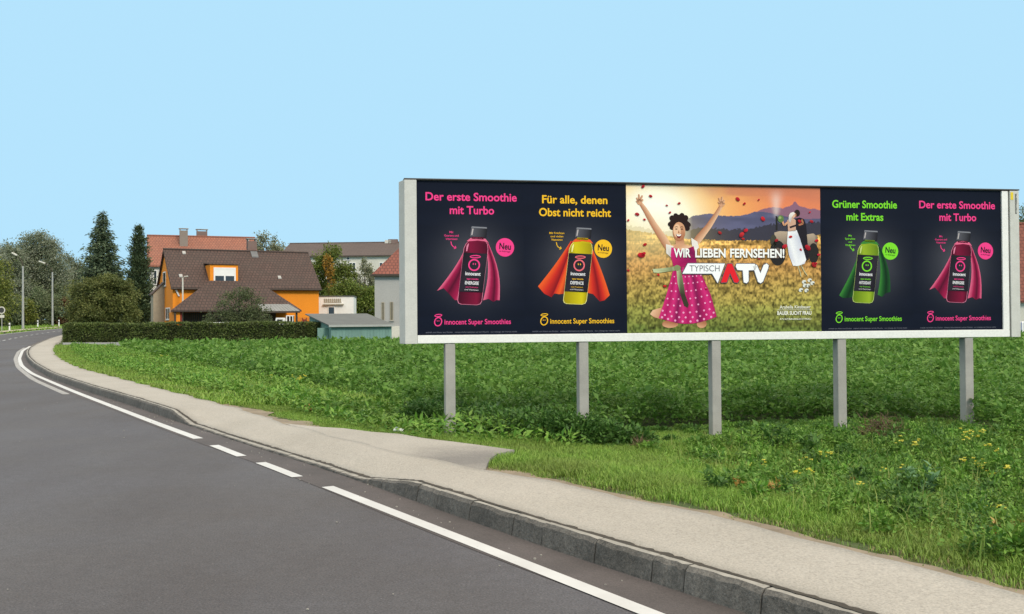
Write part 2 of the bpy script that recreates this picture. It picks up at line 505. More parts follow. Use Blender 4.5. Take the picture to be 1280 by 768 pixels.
# ------------------------------------------------------------------ the road survey
KERB_H, DROP_H = 0.175, 0.03
kpix = [(930, 764), (780, 721), (705, 693), (576, 648.5), (504, 622), (454, 603), (400, 585), (312, 557.5), (237, 533), (169, 509), (109, 490), (62.5, 473), (40.6, 459), (32, 450), (30.5, 442), (36, 436), (51, 430), (59, 426), (77, 421)]
k = np.array(xy(*kpix))
d0 = (k[0] - k[5]) / np.linalg.norm(k[0] - k[5])
k = np.vstack([k[0] + d0 * 25, k[0] + d0 * 8, k])
h = math.atan2(-(k[-1] - k[-4])[0], (k[-1] - k[-4])[1])
q = k[-1].copy(); ext = []
for i in range(20):
    h -= R(1.6)
    q = q + np.array([-math.sin(h), math.cos(h)]) * 8
    ext.append(q.copy())
KERB = resample(np.vstack([k, ext]), 0.25, 1.2)
for _ in range(1):
    far = resample(KERB, 0.25, 5.0)[:len(KERB)]
    wgt = np.clip((KERB[:len(far), 1] - 40) / 15, 0, 1)[:, None]
    KERB = KERB[:len(far)] * (1 - wgt) + far * wgt
KN = normals(KERB)
ROAD_W = 6.9

opix = [(1280, 743), (1104, 699), (973, 664), (860, 639), (759, 616), (673, 597), (605, 588), (500, 566), (420, 546), (360, 530), (315, 516), (280, 506), (225, 492), (200, 486), (144, 471.5), (101.5, 461), (79.5, 451), (70, 444.5), (67, 438), (70, 430), (78, 424)]
o_ = np.array(xy(*opix, dz=KERB_H))
d1 = (o_[0] - o_[3]) / np.linalg.norm(o_[0] - o_[3])
o_ = np.vstack([o_[0] + d1 * 25, o_])
n_ext = [p + KN[np.argmin(np.hypot(*(KERB - p).T))] * 2.0 for p in ext]
OUT = resample(np.vstack([o_, n_ext]), 0.3, 0.5)
# uneven edge where the turf creeps over
OUT = OUT + normals(OUT) * (0.05 * np.sin(np.arange(len(OUT)) * 0.9) + rng.normal(0, 0.03, len(OUT)))[:, None] * 0.8
SLEN = np.arange(len(KERB)) * 0.25


def s_of(px, py):
    p = gp(px, py); return SLEN[np.argmin(np.hypot(KERB[:, 0] - p.x, KERB[:, 1] - p.y))]


S_A, S_B, S_C, S_D = s_of(500, 620), s_of(456, 603), s_of(238, 533), s_of(217, 525)


def kerb_h(s):
    return np.interp(s, [S_A - 0.1, S_B, S_C, S_D + 0.2], [KERB_H, DROP_H, DROP_H, KERB_H])


def ribbon(name, A, B, za, zb, material, rows=1):
    n = len(A)
    V = []
    for r_ in range(rows + 1):
        f_ = r_ / rows
        P = A * (1 - f_) + B * f_
        V.append(np.stack([P[:, 0], P[:, 1], rise(P[:, 1]) + za * (1 - f_) + zb * f_], 1))
    V = np.concatenate(V)
    i = np.arange(n - 1)
    loops = np.concatenate([np.stack([r_ * n + i, (r_ + 1) * n + i, (r_ + 1) * n + i + 1, r_ * n + i + 1], 1) for r_ in range(rows)]).ravel()
    o = raw_mesh(name, V, loops, np.full((n - 1) * rows, 4), material)
    return tag(o, kind='structure')


# ground sheet to the horizon
def field_drop(d): return np.interp(d, [-0.35, -0.12, 0.05, 1.2, 4.0, 60], [-0.14, 0.10, 0.135, 0.08, -0.13, -0.05])


def ground_z(X, Y):
    X = np.asarray(X, float); Y = np.asarray(Y, float); shp = X.shape
    X = X.ravel(); Y = Y.ravel()
    sk = sdist(X, Y, KERB[::4]); do = sdist(X, Y, OUT[::2])
    z = np.where(do > -0.35, field_drop(do), -0.14)
    z = np.where(sk < -ROAD_W - 0.5, -0.03, z)
    return (z + rise(Y)).reshape(shp)


gx = np.unique(np.concatenate([np.arange(-30, 24, 0.45), np.linspace(-120, -30, 60), np.linspace(24, 120, 50), np.linspace(-900, -120, 10), np.linspace(120, 900, 10)]).round(3))
gy = np.unique(np.concatenate([np.arange(4, 30, 0.35), np.arange(30, 80, 1.0), np.linspace(80, 240, 60), np.linspace(-60, 4, 12), np.linspace(240, 1500, 14)]).round(3))
GX, GY = np.meshgrid(gx, gy)
GZ = ground_z(GX, GY)
GZ = np.where(GY > 240, rise(240), GZ)
nx, ny = len(gx), len(gy)
ii, jj = np.meshgrid(np.arange(nx - 1), np.arange(ny - 1))
a = (jj * nx + ii).ravel()
tag(raw_mesh('ground', np.stack([GX.ravel(), GY.ravel(), GZ.ravel()], 1), np.stack([a, a + 1, a + nx + 1, a + nx], 1).ravel(), np.full(len(a), 4), M['ground']), kind='structure')

ribbon('road', KERB - KN * ROAD_W, KERB + KN * 0.06, 0.0, 0.0, M['asphalt'], rows=6)
ribbon('gutter', KERB - KN * 0.52, KERB + KN * 0.05, 0.004, 0.004, M['gutter'], rows=2)

# sidewalk: from behind the kerb to the turf edge
KW = 0.10
IN = KERB + KN * (KW + 0.035)
keep, oute = [], []
OA, OB = OUT[:-1], OUT[1:]
for i in range(len(IN)):
    p, n_ = KERB[i], KN[i]
    e = OB - OA; r_ = OA - p
    den = n_[0] * e[:, 1] - n_[1] * e[:, 0]
    tt = (r_[:, 0] * e[:, 1] - r_[:, 1] * e[:, 0]) / (den + 1e-12); uu = (r_[:, 0] * n_[1] - r_[:, 1] * n_[0]) / (den + 1e-12)
    ok = (uu >= -0.01) & (uu <= 1.01) & (tt > 0.4) & (tt < 7)
    if ok.any(): keep.append(i); oute.append(p + n_ * tt[ok].min())
keep = np.array(keep); OE = np.array(oute)
hk = kerb_h(SLEN[keep])
rows = 5; V = []; n = len(keep)
for r_ in range(rows + 1):
    f_ = r_ / rows
    P = IN[keep] * (1 - f_) + OE * f_
    lift = min(1, f_ / 0.8); lift = lift * lift * (3 - 2 * lift)
    V.append(np.stack([P[:, 0], P[:, 1], rise(P[:, 1]) + (hk - 0.006) * (1 - lift) + KERB_H * lift], 1))
for P, z0 in ((OE, KERB_H - 0.2), ):
    V.append(np.stack([P[:, 0], P[:, 1], rise(P[:, 1]) + z0], 1))
Vin = np.stack([IN[keep][:, 0], IN[keep][:, 1], rise(IN[keep][:, 1]) - 0.05], 1)
V = np.concatenate([Vin] + V); i = np.arange(n - 1)
loops = np.concatenate([np.stack([r_ * n + i, (r_ + 1) * n + i, (r_ + 1) * n + i + 1, r_ * n + i + 1], 1) for r_ in range(rows + 2)]).ravel()
tag(raw_mesh('sidewalk', V, loops, np.full((n - 1) * (rows + 2), 4), M['walk']), kind='structure')

# kerb stones
mb = MB(); s0 = 0.0; smax = SLEN[-1] - 1
bp = [np.interp(0, SLEN, KERB[:, 0]), 0]
lim = SLEN[np.argmin(np.abs(KERB[:, 1] - 95))]
while s0 < lim:
    ln = random.uniform(0.32, 0.75) if s0 < s_of(150, 503) else 1.4
    gap = 0.013
    qs = np.linspace(s0, s0 + ln - gap, 7 if ln < 1 else 5)
    px_, py_ = np.interp(qs, SLEN, KERB[:, 0]), np.interp(qs, SLEN, KERB[:, 1])
    nx_, ny_ = np.interp(qs, SLEN, KN[:, 0]), np.interp(qs, SLEN, KN[:, 1])
    hh = kerb_h(qs); jz, jo = random.uniform(-0.004, 0.004), random.uniform(-0.003, 0.003)
    sec = []
    for a_ in range(len(qs)):
        zg = float(rise(py_[a_])); H_ = hh[a_] + jz
        batter = 0.028 * H_ / KERB_H
        rows_ = []; w0_, w1_ = random.uniform(-.006, .006), random.uniform(-.012, .006)
        for off, z_ in ((0 + jo, -0.06), (0 + jo, 0.0), (batter * 0.85 + jo + w0_, H_ * 0.84 + w1_), (batter + 0.024 + jo + w0_, H_ + w1_ * 0.5), (KW + jo, H_), (KW + jo, -0.05)):
            rows_.append((px_[a_] + nx_[a_] * off, py_[a_] + ny_[a_] * off, zg + z_))
        sec.append(rows_)
    k0 = len(mb.v); L = 6
    for r_ in sec: mb.v += r_
    for a_ in range(len(sec) - 1):
        for c_ in range(L - 1):
            mb.f.append((k0 + a_ * L + c_, k0 + (a_ + 1) * L + c_, (k0 + (a_ + 1) * L + c_ + 1), k0 + a_ * L + c_ + 1)[::-1]); mb.m.append(1 if c_ == 3 else 0)
    mb.f.append(tuple(k0 + c_ for c_ in range(L))); mb.m.append(0)
    e = k0 + (len(sec) - 1) * L
    mb.f.append(tuple(e + c_ for c_ in reversed(range(L)))); mb.m.append(0)
    s0 += ln
tag(mb.build('kerb', [M['kerb'], M['kerb_top']]), kind='structure')
KJ = KERB[:420]; kj = np.interp(np.arange(0, len(KJ) - 1, 0.2), np.arange(len(KJ)), SLEN[:420])
KP = np.stack([np.interp(kj, SLEN, KERB[:, 0]), np.interp(kj, SLEN, KERB[:, 1])], 1); KNN = np.stack([np.interp(kj, SLEN, KN[:, 0]), np.interp(kj, SLEN, KN[:, 1])], 1)
nn = len(KP); wob = 0.5 + 0.5 * vnoise(kj, kj * 0, 1.7, 1, 5); wa = 0.034 * wob * rng.uniform(0.1, 1.5, nn); wb = 0.045 * np.clip(wob * 1.6 - 0.75, 0, 1) * rng.uniform(0.1, 1.6, nn)
ribbon('kerb_joint', KP + KNN * (KW + 0.012 - wa * 0.6)[:, None], KP + KNN * (KW + 0.034 + wb)[:, None], 0, 0, M['dirt'])
jn = bpy.data.objects['kerb_joint']
co = np.empty(len(jn.data.vertices) * 3, np.float32); jn.data.vertices.foreach_get('co', co); co = co.reshape(-1, 3)
co[:, 2] += np.concatenate([kerb_h(kj) + 0.002, kerb_h(kj) + 0.0035]); jn.data.vertices.foreach_set('co', co.ravel()); jn.data.update()

# driveway patch widening the sidewalk under the billboard's left end
dp = [gp(a_, b_, KERB_H) for a_, b_ in [(355, 529), (395, 533.5), (430, 535.5), (465, 540), (500, 542.5), (531, 548), (565, 552), (600, 556.5), (628, 560.5), (643, 562.5), (634, 564.5), (622, 567), (613, 573), (609, 580), (607, 586), (600, 589), (560, 579.8), (500, 567.5), (420, 547.6)]]
mb = MB(); pts = [(p.x, p.y, float(rise(p.y)) + KERB_H - (0.004 if i in (0, 15, 16, 17, 18) else 0.0)) for i, p in enumerate(dp)]
mb.poly(pts[::-1] if sum(pts[i][0] * pts[(i + 1) % len(pts)][1] - pts[(i + 1) % len(pts)][0] * pts[i][1] for i in range(len(pts))) < 0 else pts)
for i in range(1, 15): mb.poly([pts[i], pts[i + 1], (pts[i + 1][0], pts[i + 1][1], pts[i + 1][2] - 0.12), (pts[i][0], pts[i][1], pts[i][2] - 0.12)])
tag(mb.build('driveway', M['drive']), kind='structure')

# bare soil between the sidewalk and the turf
m_ = OUT[:, 1] < 60
OS = resample(OUT[m_], 0.06); kk = np.arange(len(OS)) * 0.06
ws = 0.16 + 0.46 * vnoise(kk, kk * 0, 0.9, 1, 51) ** 2 + 0.10 * vnoise(kk, kk * 0, 6.0, 1, 52)
ribbon('bare_soil', OS - normals(OS) * 0.02, OS + normals(OS) * ws[:, None], 0.158, 0.138, M['bare'], rows=2)
for (px, py, r_) in [(925, 582, 0.55), (905, 575, 0.3), (800, 557, 0.25), (1105, 553, 0.6)]:
    c_ = gp(px, py, 0.0)
    mb = MB(); pts = []
    for i in range(24):
        w_ = i * math.pi / 12; q_ = r_ * random.uniform(0.6, 1.1)
        x_, y_ = c_.x + math.cos(w_) * q_ * 1.3, c_.y + math.sin(w_) * q_ * 0.7
        pts.append((x_, y_, float(ground_z([x_], [y_])[0]) + 0.012))
    for i in range(24): mb.poly([(c_.x, c_.y, float(ground_z([c_.x], [c_.y])[0]) + 0.03), pts[i], pts[(i + 1) % 24]])
    tag(mb.build('bare_soil', M['bare']), kind='structure')

# painted lines
def line(name, pix, w, z=0.008, material='paint', sigma=0.8, cut=None):
    P = np.array(xy(*pix))
    P = resample(P, 0.2, sigma) if sigma else resample(P, 0.2)
    n_ = normals(P)
    return ribbon(name, P - n_ * w / 2, P + n_ * w / 2, z, z, M[material])


p0, p1 = np.array(xy((408, 608.7), (812, 768)))
line('road_marking', [(975, 832), (812, 768), (600, 684), (408, 608.7)], 0.135, sigma=0)
line('road_marking', [(372, 597), (348, 587.5), (323, 578)], 0.135, sigma=0)
line('road_marking', [(302, 571), (283, 563.5), (264, 556)], 0.135, sigma=0)
line('road_marking', [(248, 549), (212, 536), (200, 531.5), (152, 513), (95, 491), (67.7, 479.5), (39, 467), (27, 457.5), (24, 448.6), (28, 439), (38, 433)], 0.15, sigma=1.2)
line('faded_marking', [(83, 493.3), (42, 475), (23, 460), (19, 449), (23, 440), (31, 435)], 0.17, 0.006, 'old_paint', sigma=1.2)
mid = KERB - KN * (ROAD_W * 0.5)
i0 = np.argmin(np.abs(KERB[:, 1] - 30))
for s_ in range(0, 60):
    a_ = i0 + s_ * 14
    if a_ + 7 >= len(mid) or mid[a_][1] > 172: break
    ribbon('centre_dash', mid[a_:a_ + 7] - KN[a_:a_ + 7] * 0.08, mid[a_:a_ + 7] + KN[a_:a_ + 7] * 0.08, 0.006, 0.006, M['paint'])
e_ = KERB - KN * (ROAD_W - 0.3)
ribbon('road_edge_line', e_[i0:] - KN[i0:] * 0.07, e_[i0:] + KN[i0:] * 0.07, 0.006, 0.006, M['paint'])
e_ = KERB - KN * (ROAD_W + 2.2)
ribbon('path', e_[i0:] - KN[i0:] * 0.9, e_[i0:] + KN[i0:] * 0.9, 0.06, 0.06, mat('dry_gravel', (0.36, 0.32, 0.22), 0.9, 0.25, 1.5, 20))

# ------------------------------------------------------------------ the billboard
BP0, BP1 = at(519.5, 0, 15.4), at(1247, 0, 17.22)
bth = math.atan2(BP1.y - BP0.y, BP1.x - BP0.x)
BW = math.hypot(BP1.y - BP0.y, BP1.x - BP0.x)
BL = Vector((BP0.x, BP0.y, 0.0))
Z0, Z1 = 1.575, 3.955
board = thing('billboard', BL, bth, 'long pale framed billboard on five grey concrete posts carrying five advertising posters', 'billboard')

# a printed layer: flat pieces of ink on the paper, a millimetre or two apart
class Art:
    def __init__(s, ox, oz, sx, sz, zx0, zy1, flip=False):
        s.o = (ox, oz, sx, sz, zx0, zy1); s.v, s.f, s.c = [], [], []

    def map(s, x, y):
        ox, oz, sx, sz, zx0, zy1 = s.o
        return ox + (x - zx0) * sx, oz + (zy1 - y) * sz

    def poly(s, pts, col, lay=1, cols=None):
        area = sum(pts[i][0] * pts[(i + 1) % len(pts)][1] - pts[(i + 1) % len(pts)][0] * pts[i][1] for i in range(len(pts)))
        idx = list(range(len(pts)))
        if area > 0: idx.reverse()          # y runs down in the survey, so flip to face the viewer
        k_ = len(s.v)
        for i in idx:
            u, w = s.map(*pts[i]); s.v.append((u, -0.003 - 0.0016 * lay, w))
            s.c.append(cols[i] if cols else col)
        s.f.append(tuple(range(k_, k_ + len(pts))))

    def ell(s, cx, cy, rx, ry, col, lay=1, rot=0.0, n=20, col2=None):
        ca, sa = math.cos(rot), math.sin(rot)
        P = [(cx + rx * math.cos(a_) * ca - ry * math.sin(a_) * sa, cy + rx * math.cos(a_) * sa + ry * math.sin(a_) * ca) for a_ in [2 * math.pi * i / n for i in range(n)]]
        s.poly(P, col, lay, [col2 if (col2 and p[1] > cy) else col for p in P])

    def ring(s, cx, cy, rx, ry, w, col, lay=1, n=22, a0=0.0, a1=2 * math.pi, rot=0.0):
        ca, sa = math.cos(rot), math.sin(rot)
        def pt(a_, k_): x, y = (rx + k_) * math.cos(a_), (ry + k_) * math.sin(a_); return (cx + x * ca - y * sa, cy + x * sa + y * ca)
        for i in range(n):
            b0, b1 = a0 + (a1 - a0) * i / n, a0 + (a1 - a0) * (i + 1) / n
            s.poly([pt(b0, -w / 2), pt(b1, -w / 2), pt(b1, w / 2), pt(b0, w / 2)], col, lay)

    def stroke(s, pts, w, col, lay=1):
        for (x0, y0), (x1, y1) in zip(pts[:-1], pts[1:]):
            d = math.hypot(x1 - x0, y1 - y0) + 1e-9; nx_, ny_ = -(y1 - y0) / d * w / 2, (x1 - x0) / d * w / 2
            s.poly([(x0 + nx_, y0 + ny_), (x1 + nx_, y1 + ny_), (x1 - nx_, y1 - ny_), (x0 - nx_, y0 - ny_)], col, lay)

    def text(s, body, x0, x1, base, cap, col, lay=1, bold=0.02, rot=0.0):
        V, F = glyphs(body, bold)
        w0, w1 = min(p[0] for p in V), max(p[0] for p in V)
        k_ = len(s.v); ca, sa = math.cos(rot), math.sin(rot)
        for (x, y) in V:
            dx, dy = (x - w0) / (w1 - w0) * (x1 - x0), -y / CAPH * cap
            u, w = s.map(x0 + dx * ca - dy * sa, base + dx * sa + dy * ca); s.v.append((u, -0.003 - 0.0016 * lay, w)); s.c.append(col)
        for f_ in F: s.f.append(tuple(k_ + i for i in f_))

    def build(s, name, parent):
        me = bpy.data.meshes.new(name); me.from_pydata(s.v, [], s.f); me.materials.append(M['print'])
        at2 = me.color_attributes.new('ink', 'FLOAT_COLOR', 'POINT')
        at2.data.foreach_set('color', np.array(s.c, np.float32).ravel())
        me.update()
        o = bpy.data.objects.new(name, me); COL.objects.link(o); o.parent = parent
        return o


_gl = {}


def glyphs(body, bold=0.0):
    if (body, bold) in _gl: return _gl[(body, bold)]
    cu = bpy.data.curves.new('lettering', 'FONT'); cu.body = body; cu.offset = bold; cu.resolution_u = 4
    ob = bpy.data.objects.new('lettering', cu); COL.objects.link(ob)
    me = bpy.data.meshes.new_from_object(ob.evaluated_get(bpy.context.evaluated_depsgraph_get()))
    V = [(v.co.x, v.co.y) for v in me.vertices]; F = []
    for p in me.polygons:
        f_ = list(p.vertices)
        if p.normal.z < 0: f_.reverse()
        F.append(f_)
    bpy.data.objects.remove(ob); bpy.data.curves.remove(cu); bpy.data.meshes.remove(me)
    _gl[(body, bold)] = (V, F)
    return V, F


CAPH = max(v[1] for v in glyphs('H')[0])


def paper(name, u0, u1, ink, nx_, nz_, parent, label):
    """the sheet itself, with its printed tones; ink(x, y) over 0..1, y up"""
    X, Y = np.meshgrid(np.linspace(0, 1, nx_ + 1), np.linspace(0, 1, nz_ + 1))
    C = ink(X, Y)
    V = np.stack([(u0 + X * (u1 - u0)).ravel(), np.full(X.size, -0.003), (Z0 + Y * (Z1 - Z0)).ravel()], 1)
    ii, jj = np.meshgrid(np.arange(nx_), np.arange(nz_)); a_ = (jj * (nx_ + 1) + ii).ravel()
    o = raw_mesh(name, V, np.stack([a_, a_ + 1, a_ + nx_ + 2, a_ + nx_ + 1], 1).ravel(), np.full(len(a_), 4), M['print'], parent)
    at2 = o.data.color_attributes.new('ink', 'FLOAT_COLOR', 'POINT')
    at2.data.foreach_set('color', np.concatenate([C, np.ones(C.shape[:2] + (1,))], 2).astype(np.float32).ravel())
    o['label'] = label
    return o


def L3(c): return np.array(srgb(*c)[:3])


def smoothie(u0, u1, head, juice, cape, theme, badge_txt, small, label, shift=0.0):
    def ink(X, Y):
        base = L3((13, 20, 36)); glow = L3((84, 84, 92))
        g = np.exp(-(((X - 0.52) / 0.34) ** 2 + ((Y - 0.46) / 0.24) ** 2) * 1.3)
        g = g * (0.9 + 0.2 * vnoise(X, Y, 7, 9, 3))
        base = base * (0.9 + 0.25 * vnoise(X, Y, 2, 30, 8))[..., None]
        return base * (1 - 0.75 * g[..., None]) + glow * (0.75 * g[..., None])
    po = paper('poster', u0, u1, ink, 28, 40, board, label)
    W = u1 - u0
    A = lambda: Art(u0, Z0, W / 528, (Z1 - Z0) / 770, 0, 762)
    T = srgb(*theme)
    sh = shift
    for (txt, x0, x1, y) in head:
        a_ = A(); a_.text(txt, x0, x1, y, 39, T, 1, 0.022); a_.build('headline', po)
    for i, tx in enumerate(small):
        a_ = A(); w_ = 6.4 * len(tx) / 2; a_.text(tx, 168 - w_, 168 + w_, 252 + 17 * i, 10, T, 1, 0.008); a_.build('small_print', po)
    a_ = A()
    a_.stroke([(165, 294), (168, 310), (176, 320), (188, 326)], 4, T); a_.stroke([(186, 316), (190, 327), (179, 330)], 3.5, T)
    a_.build('arrow', po)
    a_ = A(); cx, cy = badge_txt
    a_.ell(cx, cy, 46, 47, T, 1, n=36)
    dk = srgb(26, 26, 36)
    a_.text('Neu', cx - 29, cx + 29, cy + 8, 31, dk, 2, 0.02, rot=0.07)
    a_.text('im Kühlregal', cx - 28, cx + 26, cy + 22, 7, dk, 2, 0.0, rot=0.07)
    a_.build('badge', po)
    # cape: folds as strips from collar to hem, lit and shaded as printed
    a_ = A()
    hi, md, lo = [srgb(*c_) for c_ in cape['tones']]
    for side in ('left', 'right'):
        top, hem = cape[side + '_top'], cape[side + '_hem']
        k_ = len(hem) - 1
        for i in range(k_):
            t0 = (top[0][0] + (top[1][0] - top[0][0]) * i / k_, top[0][1] + (top[1][1] - top[0][1]) * i / k_)
            t1 = (top[0][0] + (top[1][0] - top[0][0]) * (i + 1) / k_, top[0][1] + (top[1][1] - top[0][1]) * (i + 1) / k_)
            sway = cape[side + '_sway']
            pl, pr, cl, cr = [], [], [], []
            fold = [hi, md, lo, md, hi, lo, md]
            for j in range(9):
                f_ = j / 8; bow = math.sin(f_ * math.pi) * sway
                pl.append((t0[0] * (1 - f_) + hem[i][0] * f_ + bow, t0[1] * (1 - f_) + hem[i][1] * f_))
                pr.append((t1[0] * (1 - f_) + hem[i + 1][0] * f_ + bow, t1[1] * (1 - f_) + hem[i + 1][1] * f_))
            ca_, cb_ = fold[i % 7], fold[(i + 1) % 7]
            for j in range(8):
                a_.poly([pl[j], pr[j], pr[j + 1], pl[j + 1]], md, 1, [ca_, cb_, cb_, ca_])
    a_.poly([(242 + sh, 292), (262 + sh, 276), (300 + sh, 272), (336 + sh, 280), (352 + sh, 300), (330 + sh, 292), (298 + sh, 288), (262 + sh, 292)], hi, 4, None)
    a_.build('cape', po)
    # bottle, leaning a little to the right at the top
    a_ = A(); jl, jd, jh = [srgb(*c_) for c_ in juice]
    tl = lambda x, y: (x - 12 + sh - (y - 415) * 0.125, y + (x - 290) * 0.05)
    body = [(232, 330), (240, 306), (254, 290), (266, 282), (318, 282), (330, 288), (342, 304), (348, 330), (348, 590), (342, 604), (326, 610), (252, 610), (238, 605), (232, 592)]
    def strip(poly_, lay):           # left to right shading of the glass
        a_.poly([tl(*p) for p in poly_], jl, lay, [jd if (p[0] < 240 or p[0] > 335) else jl for p in poly_])
    a_.poly([tl(*p) for p in [(p[0] + (2.5 if p[0] > 290 else -2.5), p[1] + (2 if p[1] > 500 else 0)) for p in body]], jh, 2)
    strip(body, 3)
    a_.poly([tl(*p) for p in [(242, 318), (248, 306), (252, 306), (248, 345), (242, 345)]], jh, 5)
    a_.poly([tl(*p) for p in [(262, 282), (264, 270), (320, 270), (322, 282)]], jd, 4)
    cap_, cap2 = srgb(30, 30, 36), srgb(92, 92, 100)
    a_.poly([tl(*p) for p in [(252, 270), (254, 222), (332, 222), (334, 270)]], cap_, 4, [cap2, cap2, cap_, cap_])
    a_.poly([tl(*p) for p in [(258, 262), (260, 230), (266, 230), (264, 262)]], srgb(190, 180, 180), 5)
    a_.poly([tl(*p) for p in [(254, 226), (256, 219), (330, 219), (332, 226)]], srgb(130, 130, 138), 5)
    lab, lab2 = srgb(44, 40, 50), srgb(28, 26, 34)
    a_.poly([tl(*p) for p in [(231, 352), (349, 352), (349, 548), (231, 548)]], lab, 6, [lab2, lab, lab2, lab])
    a_.ring(*tl(290, 412), 26, 27, 7, T if cape['name'] != 'defence' else srgb(240, 110, 120), 7, rot=0.1)
    a_.ring(*tl(291, 370), 25, 6, 5, T if cape['name'] != 'defence' else srgb(240, 110, 120), 7, rot=0.0)
    for ex in (285, 296): a_.ell(*tl(ex, 407), 2.6, 4.5, T, 7)
    wh = srgb(225, 222, 225)
    def tline(s_, x0, x1, y, cp, col, bold): p = tl(x0, y); a_.text(s_, p[0], p[0] + x1 - x0, p[1], cp, col, 7, bold, rot=0.05)
    tline('innocent', 252, 328, 464, 17, wh, 0.03)
    tline('super smoothie', 262, 320, 486, 8, T, 0.02)
    tline(cape['word'], 256, 324, 510, 15, wh, 0.03)
    tline('mit Früchten', 262, 322, 527, 7, T, 0.0)
    tline('und Vitaminen', 258, 326, 540, 7, wh, 0.0)
    a_.build('bottle', po)
    # brand line at the foot
    a_ = A()
    a_.ring(100, 696, 17, 21, 5.2, T, 1, rot=0.3); a_.ring(101, 665, 17, 5.5, 4.2, T, 1, rot=-0.1)
    a_.ell(95, 692, 2, 3, T); a_.ell(104, 692, 2, 3, T)
    a_.text('innocent Super Smoothies', 131, 460, 710, 25, T, 1, 0.014)
    a_.build('emblem', po)
    a_ = A(); g_ = srgb(120, 122, 134)
    a_.text('enthält von Natur aus Zucker   weitere Informationen auf der Flasche   nur solange der Vorrat reicht', 40, 490, 752, 6, g_, 1, 0.0)
    a_.build('foot_note', po)
    return po


TURBO = dict(name='turbo', word='ENERGISE', tones=((228, 104, 140), (160, 28, 74), (84, 12, 42)), left_top=((256, 284), (262, 300)), left_hem=((96, 541), (128, 528), (150, 552), (182, 588), (215, 590)), left_sway=14,
             right_top=((330, 290), (350, 302)), right_hem=((322, 590), (350, 582), (372, 598), (390, 588), (404, 590)), right_sway=22)
DEFEN = dict(name='defence', word='DEFENCE', tones=((240, 96, 40), (206, 46, 36), (132, 20, 30)), left_top=((240, 286), (252, 296)), left_hem=((70, 520), (100, 556), (138, 576), (152, 556), (176, 560), (205, 558)), left_sway=6,
             right_top=((318, 284), (336, 296)), right_hem=((318, 552), (352, 560), (386, 598), (410, 592), (438, 566)), right_sway=6)
EXTRA = dict(name='extras', word='ANTIOXIDANT', tones=((60, 132, 54), (28, 82, 38), (14, 44, 26)), left_top=((236, 292), (246, 306)), left_hem=((102, 570), (122, 584), (148, 584), (176, 580), (206, 576)), left_sway=10,
             right_top=((322, 296), (342, 312)), right_hem=((322, 566), (346, 580), (368, 560), (396, 552)), right_sway=18)
MAG = ((126, 20, 56), (70, 8, 34), (222, 130, 160))
YEL = ((212, 194, 26), (160, 142, 12), (240, 232, 150))
GRN = ((150, 176, 44), (96, 126, 24), (196, 212, 126))
PINK, GOLD, LIME = (244, 66, 138), (246, 190, 40), (126, 218, 48)
P8 = BW / 6.0
smoothie(0.0, P8, [('Der erste Smoothie', 42, 494, 88), ('mit Turbo', 160, 380, 155)], MAG, TURBO, PINK, (433, 322), ('Mit', 'Guarana und', 'Vitaminen'), 'dark poster of a wine red bottle in a pink cape')
smoothie(P8, 2 * P8, [('Für alle, denen', 94, 430, 94), ('Obst nicht reicht', 78, 448, 160)], YEL, DEFEN, GOLD, (406, 326), ('Mit Früchten', 'und vielen', 'Vitaminen'), 'dark poster of a yellow bottle in an orange red cape', shift=2)
smoothie(4 * P8, 5 * P8, [('Grüner Smoothie', 68, 440, 96), ('mit Extras', 148, 360, 164)], GRN, EXTRA, LIME, (398, 330), ('Mit', 'Spirulina', 'und', 'Vitaminen'), 'dark poster of a lime green bottle in a green cape', shift=-18)
smoothie(5 * P8, 6 * P8, [('Der erste Smoothie', 42, 494, 92), ('mit Turbo', 160, 380, 160)], MAG, TURBO, PINK, (433, 326), ('Mit', 'Guarana und', 'Vitaminen'), 'second dark poster of a wine red bottle in a pink cape')

